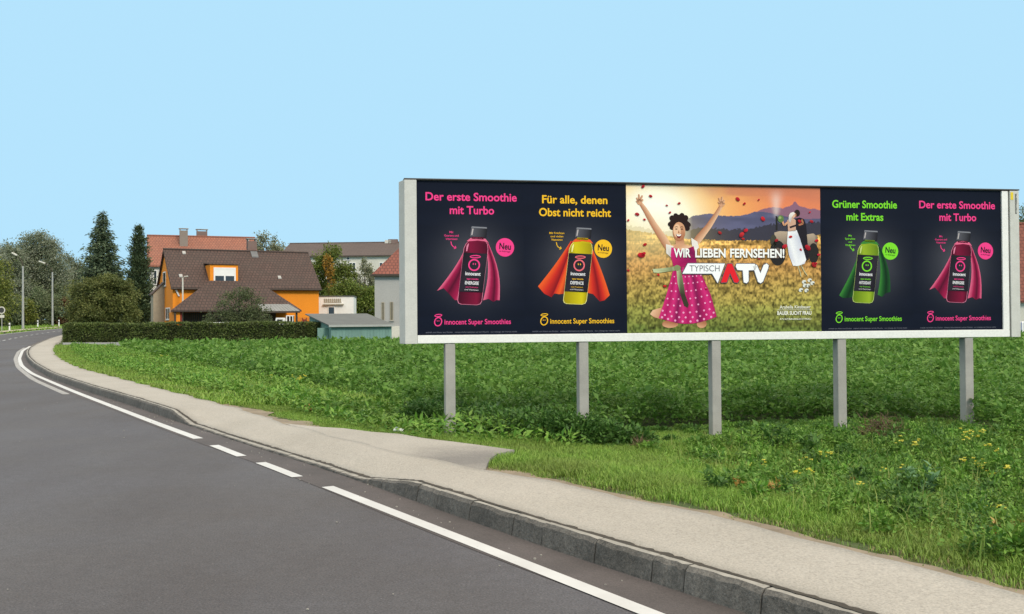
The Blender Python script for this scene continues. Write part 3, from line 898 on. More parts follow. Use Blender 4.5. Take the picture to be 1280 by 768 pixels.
# the wide middle poster
def meadow(X, Y):
    zx, zy = 28 + X * 938, 738 - Y * 710
    n1, n2, n3 = vnoise(X, Y, 6, 9, 11), vnoise(X, Y, 60, 60, 12), vnoise(X, Y, 130, 60, 13)
    n4 = vnoise(X, Y, 16, 40, 14)
    C = np.zeros(X.shape + (3,))
    def put(mask, col):
        C[...] = np.where(mask[..., None] > 0, C * (1 - mask[..., None]) + np.asarray(col) * mask[..., None], C)
    sm = lambda a_, b_, v: np.clip((v - a_) / (b_ - a_), 0, 1)
    sky = L3((255, 198, 104)) * np.ones_like(C)
    C[...] = sky
    put(sm(300, 760, zx) * 0.95, L3((232, 130, 92)))
    put(sm(110, 20, zy) * sm(200, 480, zx + n1 * 90) * 0.8 * (0.4 + 0.7 * n4), L3((180, 104, 92)))
    put(sm(0.5, 0.72, vnoise(X, Y, 5, 22, 15)) * sm(150, 40, zy) * 0.7, L3((206, 126, 96)))
    gl = np.exp(-((zx - 170) ** 2 / (2 * 130 ** 2) + (zy - 205) ** 2 / (2 * 120 ** 2)))
    put(np.clip(gl * 2.0, 0, 1), np.array([1.0, 0.93, 0.68]))
    put(np.clip(1.6 * np.exp(-((zx - 160) ** 2 / (2 * 75 ** 2) + (zy - 190) ** 2 / (2 * 75 ** 2))), 0, 1), np.array([1.0, 0.99, 0.92]))
    # mountain chain
    xs = [560, 640, 700, 740, 780, 815, 840, 862, 900, 940, 970]; ys = [190, 150, 128, 122, 128, 118, 95, 116, 128, 128, 136]
    put(((zy > np.interp(zx, xs, ys) + n2 * 6) & (zx > 560)).astype(float) * 0.9, L3((126, 96, 124)))
    xs = [300, 340, 420, 470, 540, 600, 640, 680, 740, 800, 880, 970]; ys = [200, 172, 160, 168, 172, 162, 150, 148, 158, 172, 182, 176]
    put(((zy > np.interp(zx, xs, ys) + n2 * 4) & (zx > 270)).astype(float) * sm(270, 340, zx), L3((92, 92, 122)) * (0.8 + 0.4 * n4[..., None]))
    xs = [28, 120, 200, 300, 400, 520, 640, 700, 800, 970]; ys = [215, 228, 244, 236, 222, 230, 222, 205, 196, 190]
    put((zy > np.interp(zx, xs, ys) + n3 * 16).astype(float) * np.where(zx < 330, 0.35, 0.92), L3((58, 56, 66)))
    # straw meadow, greener and darker towards the lower edge
    gold = L3((230, 178, 98)); brown = L3((170, 124, 70)); olive = L3((140, 134, 66)); dgr = L3((88, 100, 46))
    top = np.interp(zx, [28, 200, 330, 500, 700, 970], [238, 262, 282, 288, 286, 252]) + n3 * 10
    f_ = sm(0, 130, zy - top)[..., None]; f2 = sm(430, 640, zy + 40 * n1)[..., None]; f3 = sm(620, 745, zy + 40 * n4)[..., None]
    G = gold * (1 - f_) + brown * f_; G = G * (1 - f2) + olive * f2; G = G * (1 - f3) + dgr * f3
    n5 = vnoise(X, Y, 170, 90, 19)
    tx = 0.15 + 0.6 * n2 + 0.6 * n3 + 0.65 * n5 * np.where(n4 > 0.35, 1.0, 0.55)
    G = G * np.clip(1.12 * tx ** 1.7, 0.12, 1.9)[..., None]
    stripe = (sm(0.45, 0.6, vnoise(X, Y, 8, 46, 17)) * sm(420, 300, zy))[..., None]
    G = G * (1 - 0.6 * stripe)
    put((zy > top).astype(float), 0); C[...] = np.where((zy > top)[..., None], G, C)
    put(np.clip(np.exp(-((zx - 120) ** 2 / (2 * 150 ** 2) + (zy - 270) ** 2 / (2 * 80 ** 2))), 0, 1) * 0.55, L3((252, 224, 156)))
    put(np.exp(-((zx - 748 - (70 - zy) * 0.02) ** 2 / (2 * (8 + (170 - zy) * 0.12) ** 2))) * sm(190, 150, zy) * sm(30, 90, zy) * 0.5, L3((240, 224, 214)))
    return C


mid_p = paper('poster', 2 * P8, 4 * P8, meadow, 420, 300, board, 'wide poster of a person in a pink dress in a sunset meadow')
A = lambda: Art(2 * P8, Z0, 2 * P8 / 938, (Z1 - Z0) / 710, 28, 738)
z7 = lambda x, y: ((780 + x / 4.154 - 770) * 3.84, (235 + y / 4.154 - 225) * 3.84)
sk, sk2, sk3 = srgb(214, 158, 122), srgb(176, 114, 82), srgb(236, 190, 154)
a_ = A()
P7 = lambda pts: [z7(*p) for p in pts]
def limb(spine, rad, c0, c1, lay):
    for (p, q), (r0, r1) in zip(zip(spine[:-1], spine[1:]), zip(rad[:-1], rad[1:])):
        d = math.hypot(q[0] - p[0], q[1] - p[1]); nx_, ny_ = -(q[1] - p[1]) / d, (q[0] - p[0]) / d
        a_.poly(P7([(p[0] + nx_ * r0, p[1] + ny_ * r0), (q[0] + nx_ * r1, q[1] + ny_ * r1), (q[0] - nx_ * r1, q[1] - ny_ * r1), (p[0] - nx_ * r0, p[1] - ny_ * r0)]), c0, lay, [c0, c0, c1, c1])
    for p, r_ in zip(spine[1:-1], rad[1:-1]): a_.ell(*z7(*p), r_ * 0.924, r_ * 0.924, c0, lay - 0.5, n=12)
limb([(204, 318), (176, 270), (128, 196), (84, 118), (62, 86)], [19, 20, 16, 12, 9], sk3, sk2, 3)
limb([(332, 300), (360, 262), (410, 200), (456, 128), (476, 92)], [17, 19, 15, 11, 9], sk3, sk2, 3)
for hx, hy, fl in ((56, 78, -1), (478, 84, 1)):
    a_.ell(*z7(hx, hy), 13, 14, sk, 4)
    for j, (dx, dy) in enumerate([(-15, -34), (3, -40), (-19, -12), (15, -22), (18, -4)]):
        limb([(hx + dx * 0.2 * fl, hy + dy * 0.2), (hx + dx * fl * 0.7, hy + dy * 0.7), (hx + dx * fl, hy + dy)], [5.5, 5, 3.5], sk3, sk2, 4)
# knees and a foot under the hem
a_.poly(P7([(104, 660), (118, 640), (160, 626), (172, 650), (165, 690), (122, 676)]), sk, 3, [sk3, sk3, sk, sk2, sk2, sk2])
a_.ell(*z7(206, 712), 38, 19, sk2, 3, col2=sk); a_.ell(*z7(368, 712), 24, 21, sk2, 3, col2=sk)
# neck, face, hair
a_.poly(P7([(238, 262), (280, 262), (284, 296), (318, 306), (312, 330), (222, 330), (214, 308), (238, 296)]), sk, 3, [sk2, sk2, sk, sk3, sk, sk, sk3, sk])
hair = srgb(44, 28, 26)
for (hx, hy, hr) in [(258, 186, 46), (212, 192, 13), (304, 194, 13), (222, 160, 15), (290, 158, 15), (240, 146, 12), (272, 144, 12), (226, 188, 20), (292, 192, 20), (238, 166, 20), (274, 162, 20), (258, 158, 16), (222, 208, 14), (298, 212, 14)]: a_.ell(*z7(hx, hy), hr * .924, hr * .924, hair, 3.4 + 0.001 * hr, n=14)
a_.ell(*z7(256, 230), 30, 46, sk, 4, n=26, col2=sk2)
a_.ell(*z7(246, 226), 17, 32, sk3, 4.4, n=20)
for ex in (242, 270):
    a_.ell(*z7(ex, 217), 6, 2.4, srgb(70, 42, 34), 5); a_.stroke(P7([(ex - 8, 208), (ex, 204), (ex + 8, 207)]), 2.4, srgb(52, 32, 28), 5)
a_.poly(P7([(254, 222), (260, 238), (250, 238)]), sk2, 5)
a_.poly(P7([(240, 242), (254, 246), (269, 242), (266, 256), (258, 265), (249, 264), (242, 254)]), srgb(128, 36, 40), 5); a_.poly(P7([(242, 243), (254, 247), (267, 243), (264, 252), (254, 255), (245, 252)]), srgb(246, 240, 232), 6)
# dress
wht, mag1, mag2, mag3 = srgb(236, 228, 220), srgb(214, 48, 122), srgb(176, 26, 94), srgb(128, 24, 80)
a_.poly(P7([(188, 296), (226, 306), (222, 340), (214, 366), (190, 344)]), wht, 4, [wht, wht, srgb(190, 180, 178), srgb(190, 180, 178), wht])
a_.poly(P7([(318, 262), (350, 282), (358, 312), (338, 336), (322, 304)]), wht, 4)
a_.poly(P7([(216, 312), (240, 318), (270, 330), (306, 316), (330, 306), (342, 360), (346, 414), (226, 414), (212, 356)]), mag2, 5, [mag1, mag2, mag3, mag3, mag2, mag3, mag2, mag2, mag1])
sk_l = [(228, 416), (208, 490), (182, 580), (158, 650), (148, 680)]
sk_r = [(346, 416), (382, 480), (416, 560), (438, 640), (446, 676)]
def across(f_, j):
    p, q = sk_l[j], sk_r[j]; return (p[0] + (q[0] - p[0]) * f_, p[1] + (q[1] - p[1]) * f_ + (math.sin(f_ * math.pi) * 34 if j == 4 else math.sin(f_ * math.pi) * 6 * j))
tone = [mag1, mag2, mag1, mag3, mag1, mag2, mag1, mag3, mag2, mag1, mag2]
for i in range(10):
    for j in range(4):
        a_.poly(P7([across(i / 10, j), across((i + 1) / 10, j), across((i + 1) / 10, j + 1), across(i / 10, j + 1)]), mag1, 5, [tone[i], tone[i + 1], tone[i + 1], tone[i]])
rs = random.Random(4)
for j in range(9):
    for i in range(8):
        f_, g_ = (i + 0.3 + 0.4 * (j % 2) + rs.uniform(-.1, .1)) / 8, (j + 0.5) / 9 * 3.98
        p0_, p1_ = across(f_, int(g_)), across(f_, int(g_) + 1); w_ = g_ - int(g_)
        a_.ell(*z7(p0_[0] * (1 - w_) + p1_[0] * w_, p0_[1] * (1 - w_) + p1_[1] * w_), 3 + j * 0.28, 3.3 + j * 0.28, srgb(238, 160, 198), 6, n=9)
gr, gr2, gr3 = srgb(196, 202, 158), srgb(134, 142, 100), srgb(60, 58, 44)
a_.poly(P7([(118, 426), (150, 424), (214, 416), (244, 408), (262, 416), (258, 432), (214, 436), (150, 446), (124, 444)]), gr, 7, [gr, gr, gr2, gr, gr, gr2, gr2, gr, gr])
a_.ell(*z7(244, 420), 16, 14, gr2, 7.5)
a_.poly(P7([(240, 430), (262, 428), (276, 500), (284, 560), (302, 612), (296, 628), (278, 618), (260, 560), (246, 500)]), gr, 7, [gr, gr2, gr2, gr3, gr3, gr3, gr3, gr3, gr])
a_.build('dancer', mid_p)
# the couple by the tractor
a_ = A()
tr1, tr2, tr3 = srgb(186, 164, 142), srgb(110, 96, 88), srgb(42, 40, 40)
a_.poly([(736, 252), (762, 244), (806, 246), (812, 318), (760, 330), (742, 300)], tr1, 1, [tr1, tr1, tr1, tr2, tr2, tr1])
a_.poly([(880, 262), (930, 254), (952, 270), (946, 330), (884, 330)], tr1, 1, [tr1, tr1, tr2, tr2, tr2])
a_.ell(752, 352, 40, 62, tr3, 2, n=24); a_.ell(752, 352, 16, 26, tr2, 3); a_.ell(930, 352, 26, 50, tr3, 1.5, n=24)
a_.ell(732, 292, 16, 30, srgb(70, 68, 58), 2); a_.stroke([(748, 240), (748, 170)], 9, tr3, 1)
a_.poly([(840, 182), (862, 176), (884, 184), (894, 214), (900, 300), (906, 384), (884, 392), (868, 330), (850, 250)], srgb(36, 32, 40), 4)
a_.ell(850, 154, 14, 17, srgb(44, 32, 30), 4); a_.ell(838, 164, 8, 11, sk2, 4.5)
a_.poly([(800, 190), (826, 176), (842, 190), (842, 244), (804, 246)], srgb(206, 164, 140), 5)
a_.ell(830, 166, 10, 13, srgb(222, 176, 150), 6)
a_.poly([(806, 190), (808, 166), (816, 154), (830, 149), (840, 156), (832, 162), (824, 172), (820, 188), (814, 204)], wht, 6.2, [srgb(200, 192, 190), wht, wht, wht, wht, wht, srgb(200, 192, 190), srgb(200, 192, 190), srgb(200, 192, 190)])
limb2 = [(802, 200), (784, 216), (776, 196)]; a_.stroke(limb2, 9, sk, 6); a_.stroke([(862, 196), (846, 214), (812, 226)], 9, srgb(44, 36, 44), 6); a_.stroke([(856, 214), (878, 206), (872, 186)], 9, sk2, 6)
a_.ell(768, 184, 15, 18, srgb(96, 124, 70), 6); a_.ell(764, 178, 7, 7, srgb(150, 170, 110), 6.5)
dr, dr2 = srgb(244, 242, 244), srgb(200, 202, 218)
a_.poly([(802, 244), (846, 238), (862, 280), (880, 340), (892, 384), (884, 404), (850, 416), (826, 414), (806, 360), (798, 300)], dr, 5, [dr, dr, dr2, dr, dr, dr2, dr, dr, dr2, dr])
a_.stroke([(850, 414), (862, 450), (866, 468)], 4, srgb(190, 188, 150), 5); a_.stroke([(866, 412), (884, 446), (896, 462)], 4, srgb(190, 188, 150), 5)
for (fx, fy) in [(864, 534), (884, 512), (908, 486), (892, 536), (922, 500), (880, 494), (900, 512)]: a_.ell(fx, fy, 11, 9, srgb(222, 222, 214), 5, rot=-0.5); a_.ell(fx + 5, fy + 3, 5, 4, srgb(104, 104, 90), 5.5)
a_.build('couple', mid_p)
for (fx, fy, s_) in [(107, 36, 10), (142, 82, 9), (276, 115, 8), (78, 170, 11), (232, 160, 7), (113, 315, 10), (96, 366, 18), (106, 360, 12), (205, 515, 9), (558, 90, 12), (590, 112, 8), (660, 92, 6), (680, 185, 13), (470, 255, 10), (595, 243, 12), (575, 264, 15), (582, 284, 8), (785, 320, 14), (745, 290, 10), (900, 325, 17), (930, 410, 15), (938, 404, 9), (945, 290, 10), (860, 195, 10), (920, 195, 10), (955, 360, 9), (34, 440, 7), (175, 460, 7), (815, 272, 9), (865, 335, 7), (112, 195, 7), (660, 380, 7), (36, 200, 7), (400, 528, 6), (218, 126, 6), (912, 150, 6)]:
    r_ = srgb(rs.randint(176, 226), rs.randint(26, 60), rs.randint(40, 66)); a_ = A()
    a_.ell(fx, fy, s_, s_ * 0.7, r_, 9, rot=rs.uniform(-1, 1), n=9, col2=srgb(140, 20, 34)); a_.build('petal', mid_p)
a_ = A(); dkg = srgb(70, 66, 74)
for dx, dy, col, lay in ((2, 3, srgb(96, 78, 70), 9.5), (0, 0, srgb(250, 248, 244), 10)):
    a_.text('WIR', 248 + dx, 328 + dx, 374 + dy, 40, col, lay, 0.03); a_.text('LIEBEN', 350 + dx, 496 + dx, 374 + dy, 40, col, lay, 0.03); a_.text('FERNSEHEN!', 518 + dx, 783 + dx, 374 + dy, 40, col, lay, 0.03)
a_.build('slogan', mid_p)
a_ = A()
logo = {'ban': [(314, 405), (492, 405), (456, 500), (430, 454), (288, 454)], 'A': [(504, 406), (526, 406), (560, 488), (552, 498), (536, 496), (516, 450), (500, 496), (472, 497)],
        'T': [(548, 406), (636, 406), (646, 420), (640, 436), (606, 438), (606, 490), (596, 501), (582, 496), (578, 438), (552, 436), (544, 420)],
        'V': [(628, 418), (646, 410), (664, 452), (680, 412), (694, 404), (705, 412), (702, 428), (676, 492), (664, 501), (652, 494)]}
wt, rd = srgb(250, 250, 250), srgb(232, 36, 48)
for k_, P in logo.items():
    cx, cy = sum(p[0] for p in P) / len(P), sum(p[1] for p in P) / len(P)
    for (p, q) in zip(P, P[1:] + P[:1]): a_.stroke([p, q], 7, srgb(92, 90, 104), 9.6)
    a_.poly([(p[0] + 3, p[1] + 4) for p in P], dkg, 9.4)
    a_.poly(P, rd if k_ == 'A' else wt, 11)
a_.text('TYPISCH', 322, 466, 443, 29, srgb(128, 126, 132), 12, 0.0)
a_.build('logo', mid_p)
a_ = A(); wc = srgb(236, 234, 222)
a_.text('Arabella Kiesbauer', 757, 910, 625, 15, wc, 10, 0.012); a_.text('BAUER SUCHT FRAU', 745, 914, 656, 17, wc, 10, 0.03); a_.text('ATV.AT/BAUERSUCHTFRAU', 756, 912, 681, 8, wc, 10, 0.01)
a_.stroke([(745, 632), (914, 632)], 1.5, wc, 10)
a_.build('caption', mid_p)

# the board's body
mb = MB(); mb.box(-0.02, BW + 0.155, 0.0, 0.22, Z0 - 0.125, Z1 + 0.012); mb.build('panel', M['dark_metal'], board)
mb = MB(); mb.box(-0.005, BW + 0.125, -0.035, -0.001, Z0 - 0.13, Z0 - 0.004); mb.box(BW + 0.004, BW + 0.125, -0.033, -0.001, Z0 - 0.0035, Z1 + 0.0); mb.build('frame', M['white'], board, 0.006)
mb = MB(); mb.box(-0.2, BW + 0.34, -0.045, 0.25, Z1 + 0.013, Z1 + 0.035); mb.build('cap_rail', M['dark_metal'], board, 0.004)
mb = MB(); mb.extr([(-0.195, -0.045, Z0 - 0.135), (-0.008, -0.045, Z0 - 0.135), (-0.008, 0.235, Z0 - 0.135), (-0.262, 0.235, Z0 - 0.135)], (0, 0, Z1 - Z0 + 0.145)); mb.build('pilaster', M['pilaster'], board, 0.006)
mb = MB(); mb.extr([(BW + 0.15, -0.045, Z0 - 0.135), (BW + 0.325, -0.045, Z0 - 0.135), (BW + 0.345, 0.235, Z0 - 0.135), (BW + 0.158, 0.235, Z0 - 0.135)], (0, 0, Z1 - Z0 + 0.14)); o = mb.build('pilaster', M['pilaster'], board, 0.006)
st = MB(); st.box(BW + 0.165, BW + 0.215, -0.0485, -0.0455, Z1 - 0.15, Z1 - 0.02); st.build('sticker', M['yellow'], o)
st = MB()
for i in range(16): st.box(BW + 0.25, BW + 0.25 + random.uniform(0.022, 0.034), -0.048, -0.0455, Z1 - 0.06 - i * 0.022, Z1 - 0.046 - i * 0.022)
st.build('vertical_lettering', M['dark_metal'], o)
for px, yb in ((562.5, 560), (729, 560), (894.5, 560), (1051.2, 560), (1210, 560)):
    lx, _ = hit(px, 450, BL, bth, 0.02)
    w = BL + Vector((math.cos(bth) * lx, math.sin(bth) * lx, 0))
    zb = float(ground_z([w.x], [w.y])[0]) - 0.25
    mb = MB()          # cast concrete post: shaft with a base plate of spilt footing concrete
    mb.extr([(lx - 0.078, -0.02, zb), (lx + 0.078, -0.02, zb), (lx + 0.085, 0.14, zb), (lx - 0.085, 0.14, zb)], (0, 0, Z0 - 0.135 - zb))
    mb.build('post', M['post'], board, 0.012)

# ------------------------------------------------------------------ trees and plants
LM = {
    'willow': leafmat('willow_leaves', [(0.157, 0.184, 0.103), (0.240, 0.266, 0.173), (0.360, 0.376, 0.274)], (0.25, (0.09, 0.125, 0.05), 0.6)),
    'poplar': leafmat('poplar_leaves', [(0.113, 0.158, 0.068), (0.169, 0.213, 0.099), (0.242, 0.270, 0.152)], (0.3, (0.10, 0.11, 0.04), 0.5)),
    'yellowgreen': leafmat('yellow_green_leaves', [(0.120, 0.156, 0.028), (0.180, 0.210, 0.039), (0.240, 0.252, 0.055)]),
    'spruce': leafmat('spruce_needles', [(0.055, 0.085, 0.045), (0.085, 0.122, 0.064), (0.125, 0.166, 0.086)], trans=0.08),
    'thuja': leafmat('thuja_sprays', [(0.048, 0.074, 0.033), (0.069, 0.103, 0.045), (0.096, 0.134, 0.060)], trans=0.08),
    'bronze': leafmat('bronze_leaves', [(0.100, 0.121, 0.031), (0.148, 0.169, 0.045), (0.210, 0.216, 0.063)], (0.5, (0.060, 0.080, 0.022), 0.7)),
    'apple': leafmat('apple_leaves', [(0.059, 0.079, 0.032), (0.097, 0.121, 0.048), (0.140, 0.164, 0.073)]),
    'green': leafmat('garden_leaves', [(0.098, 0.153, 0.026), (0.143, 0.207, 0.036), (0.214, 0.261, 0.050)], (0.4, (0.13, 0.13, 0.03), 0.5)),
    'amber': leafmat('amber_leaves', [(0.34, 0.17, 0.02), (0.42, 0.24, 0.04), (0.25, 0.17, 0.03)]),
    'pale': leafmat('pale_leaves', [(0.17, 0.19, 0.10), (0.23, 0.245, 0.14), (0.29, 0.28, 0.17)]),
    'rust': leafmat('rust_leaves', [(0.13, 0.065, 0.03), (0.17, 0.085, 0.04), (0.10, 0.08, 0.03)]),
    'hedge': leafmat('hedge_leaves', [(0.068, 0.101, 0.024), (0.114, 0.155, 0.039), (0.173, 0.213, 0.056)], (1.2, (0.055, 0.050, 0.026), 0.5), trans=0.12),
    'crop': leafmat('crop_leaves', [(0.084, 0.190, 0.028), (0.116, 0.251, 0.036), (0.159, 0.313, 0.051), (0.223, 0.374, 0.079)], (0.35, (0.085, 0.18, 0.03), 0.6), trans=0.38),
    'weed': leafmat('weed_leaves', [(0.053, 0.131, 0.024), (0.075, 0.172, 0.030), (0.113, 0.224, 0.042)], (1.5, (0.07, 0.135, 0.03), 0.6)),
    'mixed': leafmat('mixed_weed_leaves', [(0.079, 0.206, 0.025), (0.120, 0.281, 0.032), (0.184, 0.365, 0.045), (0.254, 0.411, 0.080)], (0.8, (0.13, 0.20, 0.03), 0.6)),
    'grass': leafmat('turf', [(0.125, 0.238, 0.028), (0.176, 0.329, 0.037), (0.242, 0.414, 0.053), (0.323, 0.460, 0.094)], (0.7, (0.19, 0.235, 0.05), 0.7)),
    'dry': leafmat('dry_turf', [(0.230, 0.182, 0.078), (0.169, 0.182, 0.060), (0.324, 0.270, 0.132), (0.135, 0.203, 0.048)]),
    'tall': leafmat('tall_grass_blades', [(0.16, 0.26, 0.04), (0.22, 0.31, 0.055), (0.29, 0.33, 0.09)]),
    'glauc': leafmat('blue_green_leaves', [(0.130, 0.255, 0.112), (0.173, 0.319, 0.149)]),
    'petal': leafmat('yellow_petals', [(0.72, 0.62, 0.06), (0.80, 0.74, 0.14)], trans=0.2),
    'orange_leaf': leafmat('orange_fading_leaves', [(0.440, 0.255, 0.054), (0.496, 0.340, 0.108)]),
    'straw': leafmat('dead_stalks', [(0.19, 0.125, 0.07), (0.25, 0.18, 0.10), (0.12, 0.085, 0.05)]),
}


def crown_leaves(blobs, n, L, W, clumps=28, tight=0.2):
    vol = np.array([(b_[3] * b_[4] * b_[5]) ** (2 / 3) for b_ in blobs]); cnt = (n * vol / vol.sum()).astype(int)
    Cs, Ds = [], []
    for b_, m_ in zip(blobs, cnt):
        c_ = np.array(b_[:3]); r_ = np.array(b_[3:])
        k_ = clumps
        cd = rand_dirs(k_); rad = rng.uniform(0.35, 1.0, k_) ** 0.6
        cc = c_ + cd * rad[:, None] * r_
        w_ = rng.integers(0, k_, m_)
        off = np.clip(rng.normal(size=(m_, 3)), -1.7, 1.7) * r_ * tight * rng.uniform(0.6, 1.3, (m_, 1))
        P = cc[w_] + off
        Cs.append(P); Ds.append(unit(unit(P - c_) * 0.5 + rand_dirs(m_) + np.array([0, 0, -0.25])))
    C = np.concatenate(Cs); D = np.concatenate(Ds)
    s_ = rng.uniform(0.65, 1.35, len(C))
    return C, D, L * s_, W * s_


def broad_tree(name, px, Y, blobs, n, L, W, lm, label, group=None, trunk=0.2, clumps=28, tight=0.2, cat='tree'):
    """blobs in metres relative to the foot: (x, y, z, rx, ry, rz)"""
    x = at(px, 400, Y).x
    root = thing(name, (x, Y, float(ground_z([x], [Y])[0])), 0, label, cat, group)
    mb = MB()
    zmax = max(b_[2] for b_ in blobs)
    ptsT = [(0, 0, -0.2), (0.03, 0.02, zmax * 0.35), (-0.04, 0.03, zmax * 0.7), (0.02, 0, zmax)]
    mb.tube(ptsT, [trunk * 1.25, trunk, trunk * 0.7, trunk * 0.3], 9)
    for b_ in blobs:
        z0 = min(b_[2] * 0.45, zmax * 0.5)
        mb.tube([(0, 0, z0), (b_[0] * 0.5, b_[1] * 0.5, (z0 + b_[2]) * 0.5 + 0.15), (b_[0], b_[1], b_[2])], [trunk * 0.5, trunk * 0.35, trunk * 0.14], 6)
        for _ in range(5):
            d = Vector(rand_dirs(1)[0]); mb.tube([(b_[0], b_[1], b_[2]), (b_[0] + d.x * b_[3] * .8, b_[1] + d.y * b_[4] * .8, b_[2] + d.z * b_[5] * .8)], [trunk * 0.14, trunk * 0.05], 5)
    mb.build('trunk', M['bark'], root, smooth=True)
    C, D, l_, w_ = crown_leaves(blobs, n, L, W, clumps, tight)
    ok = C[:, 2] > 0.15
    leaf_mesh('crown', C[ok], D[ok], l_[ok], w_[ok], lm, root)
    return root


def conifer(name, px, Y, H_, Rm, lm, label, group=None, nb=260, spray=0.5, column=False, ragged=0.42):
    x = at(px, 400, Y).x
    root = thing(name, (x, Y, float(ground_z([x], [Y])[0])), 0, label, 'tree', group)
    mb = MB(); mb.tube([(0, 0, -0.2), (0, 0, H_ * 0.5), (0, 0, H_ * 0.985)], [0.22, 0.13, 0.02], 9)
    Cs, Ds, Ls = [], [], []
    for i in range(nb):
        t_ = (i + random.random()) / nb; t_ = 0.04 + 0.955 * t_ ** 0.9
        prof = (1 - t_) ** (0.6 if column else 0.74)
        layer = 0.78 + 0.22 * math.sin(t_ * H_ * 5.2)
        r_ = Rm * prof * layer * random.uniform(1 - ragged, 1.06) + 0.08
        az = i * 2.399 + random.uniform(-.3, .3)
        ox, oy = math.cos(az), math.sin(az)
        z0 = t_ * H_; droop = (0.9 if column else -0.22) * r_
        if not column or t_ < 0.9:
            mb.tube([(0, 0, z0), (ox * r_ * 0.9, oy * r_ * 0.9, z0 + droop * 0.9)], [0.03, 0.008], 4)
        m_ = max(10, int(r_ * 32))
        u = rng.uniform(0.15, 1.0, m_)
        wob = rng.normal(0, 0.10 + 0.05 * r_, (m_, 3))
        P = np.stack([ox * r_ * u, oy * r_ * u, z0 + droop * u ** 1.4 + 0.06 * r_ * (u > .8)], 1) + wob
        Cs.append(P)
        Ds.append(np.stack([ox + rng.normal(0, 0.7, m_), oy + rng.normal(0, 0.7, m_), rng.normal(0.9 if column else -0.35, 0.4, m_)], 1))
        Ls.append(spray * rng.uniform(0.5, 1.1, m_) * (0.55 + 0.45 * prof))
    mb.build('trunk', M['bark'], root)
    C, D, l_ = np.concatenate(Cs), np.concatenate(Ds), np.concatenate(Ls)
    leaf_mesh('crown', C, D, l_, l_ * 0.34, lm, root)
    return root

# far left: willows and poplars behind the bend
FT = 'trees lining the far bend of the road'
broad_tree('willow_tree', 44, 168, [(0, 0, 10.5, 4.2, 3.5, 4.2), (-2.6, 0, 8, 3.4, 3, 3.6), (2.8, 0, 8.4, 3.2, 3, 3.6), (0.5, 0, 13.2, 2.8, 2.4, 2.4), (0, 0, 5, 4.6, 3.5, 3.4), (3.6, 0, 4.4, 3, 3, 3), (-4, 0, 4, 3, 3, 3)], 60000, 0.30, 0.14, LM['willow'], 'tall silvery grey willow with rounded top behind the two street lamps', FT, 0.4, 70, 0.19)
broad_tree('willow_tree', 8, 160, [(0, 0, 9.6, 3.0, 3, 3.4), (-2.2, 0, 7.5, 3, 3, 3.2), (1.6, 0, 6.0, 3, 3, 3.2), (0.3, 0, 3.2, 3.4, 3, 2.8)], 24000, 0.34, 0.15, LM['willow'], 'lower silvery willow above the round road sign', FT, 0.35, 30, 0.17)
broad_tree('willow_tree', 84, 178, [(0, 0, 9.4, 2.6, 2.6, 3.2), (1.8, 0, 7.0, 2.8, 2.6, 3.4), (-1.6, 0, 5.4, 3, 2.6, 3), (2.5, 0, 4.0, 3, 2.6, 3)], 20000, 0.34, 0.15, LM['willow'], 'small pale willow just behind the dark spruce', FT, 0.3, 30, 0.17)
broad_tree('birch_tree', -4, 140, [(0, 0, 6.4, 2.0, 2, 3.4), (0.5, 0, 3.6, 2.2, 2, 2.6), (-1, 0, 8.6, 1.4, 1.6, 1.6)], 5000, 0.3, 0.16, LM['yellowgreen'], 'yellow green tree cut off by the left picture edge', FT, 0.18)
for px, Y, s_, lm_, lb in [(22, 152, 1.0, 'yellowgreen', 'low yellow green bush behind the first street lamp'), (48, 156, 1.25, 'poplar', 'dark green bush between the two street lamps'), (78, 158, 0.9, 'rust', 'rust tinted bush right of the second street lamp'), (5, 148, 1.1, 'poplar', 'dark bush behind the round road sign'), (66, 166, 1.5, 'poplar', 'tall dark bush behind the second street lamp'), (98, 160, 1.4, 'poplar', 'dark bush behind the hedge corner'), (33, 163, 1.6, 'poplar', 'tall dark bush behind the first street lamp'), (112, 170, 1.6, 'poplar', 'tall dark bush behind the big spruce')]:
    broad_tree('bush', px, Y, [(0, 0, 1.5 * s_, 1.9 * s_, 1.6, 1.6 * s_), (1.2 * s_, 0.3, 2.4 * s_, 1.5 * s_, 1.3, 1.5 * s_), (-1.3 * s_, 0, 2.0 * s_, 1.6 * s_, 1.3, 1.6 * s_), (0.2, 0, 3.4 * s_, 1.3 * s_, 1.3, 1.2 * s_)], 8000, 0.28, 0.15, LM[lm_], lb, 'bushes along the far bend', 0.08, 22, 0.22, 'bush')
conifer('spruce_tree', 128, 100, 12.1, 4.4, LM['spruce'], 'tall dark spruce with pointed ragged top left of the houses', nb=420, spray=0.55)
conifer('cypress_tree', 173.5, 96, 10.5, 1.85, LM['thuja'], 'narrow dark columnar conifer beside the red roofed house', nb=620, spray=0.42, column=True, ragged=0.35)
broad_tree('plum_tree', 128, 78, [(0, 0, 2.9, 2.5, 2.0, 1.8), (-1.1, 0, 3.6, 1.6, 1.5, 1.3), (1.2, 0, 3.5, 1.5, 1.5, 1.35), (0.1, 0, 4.35, 1.5, 1.4, 0.85), (-1.4, 0, 1.9, 1.4, 1.4, 1.2), (1.7, 0, 1.8, 1.3, 1.3, 1.2)], 30000, 0.16, 0.085, LM['bronze'], 'broad bronze green tree behind the hedge in front of the spruce', None, 0.16, 40, 0.15)
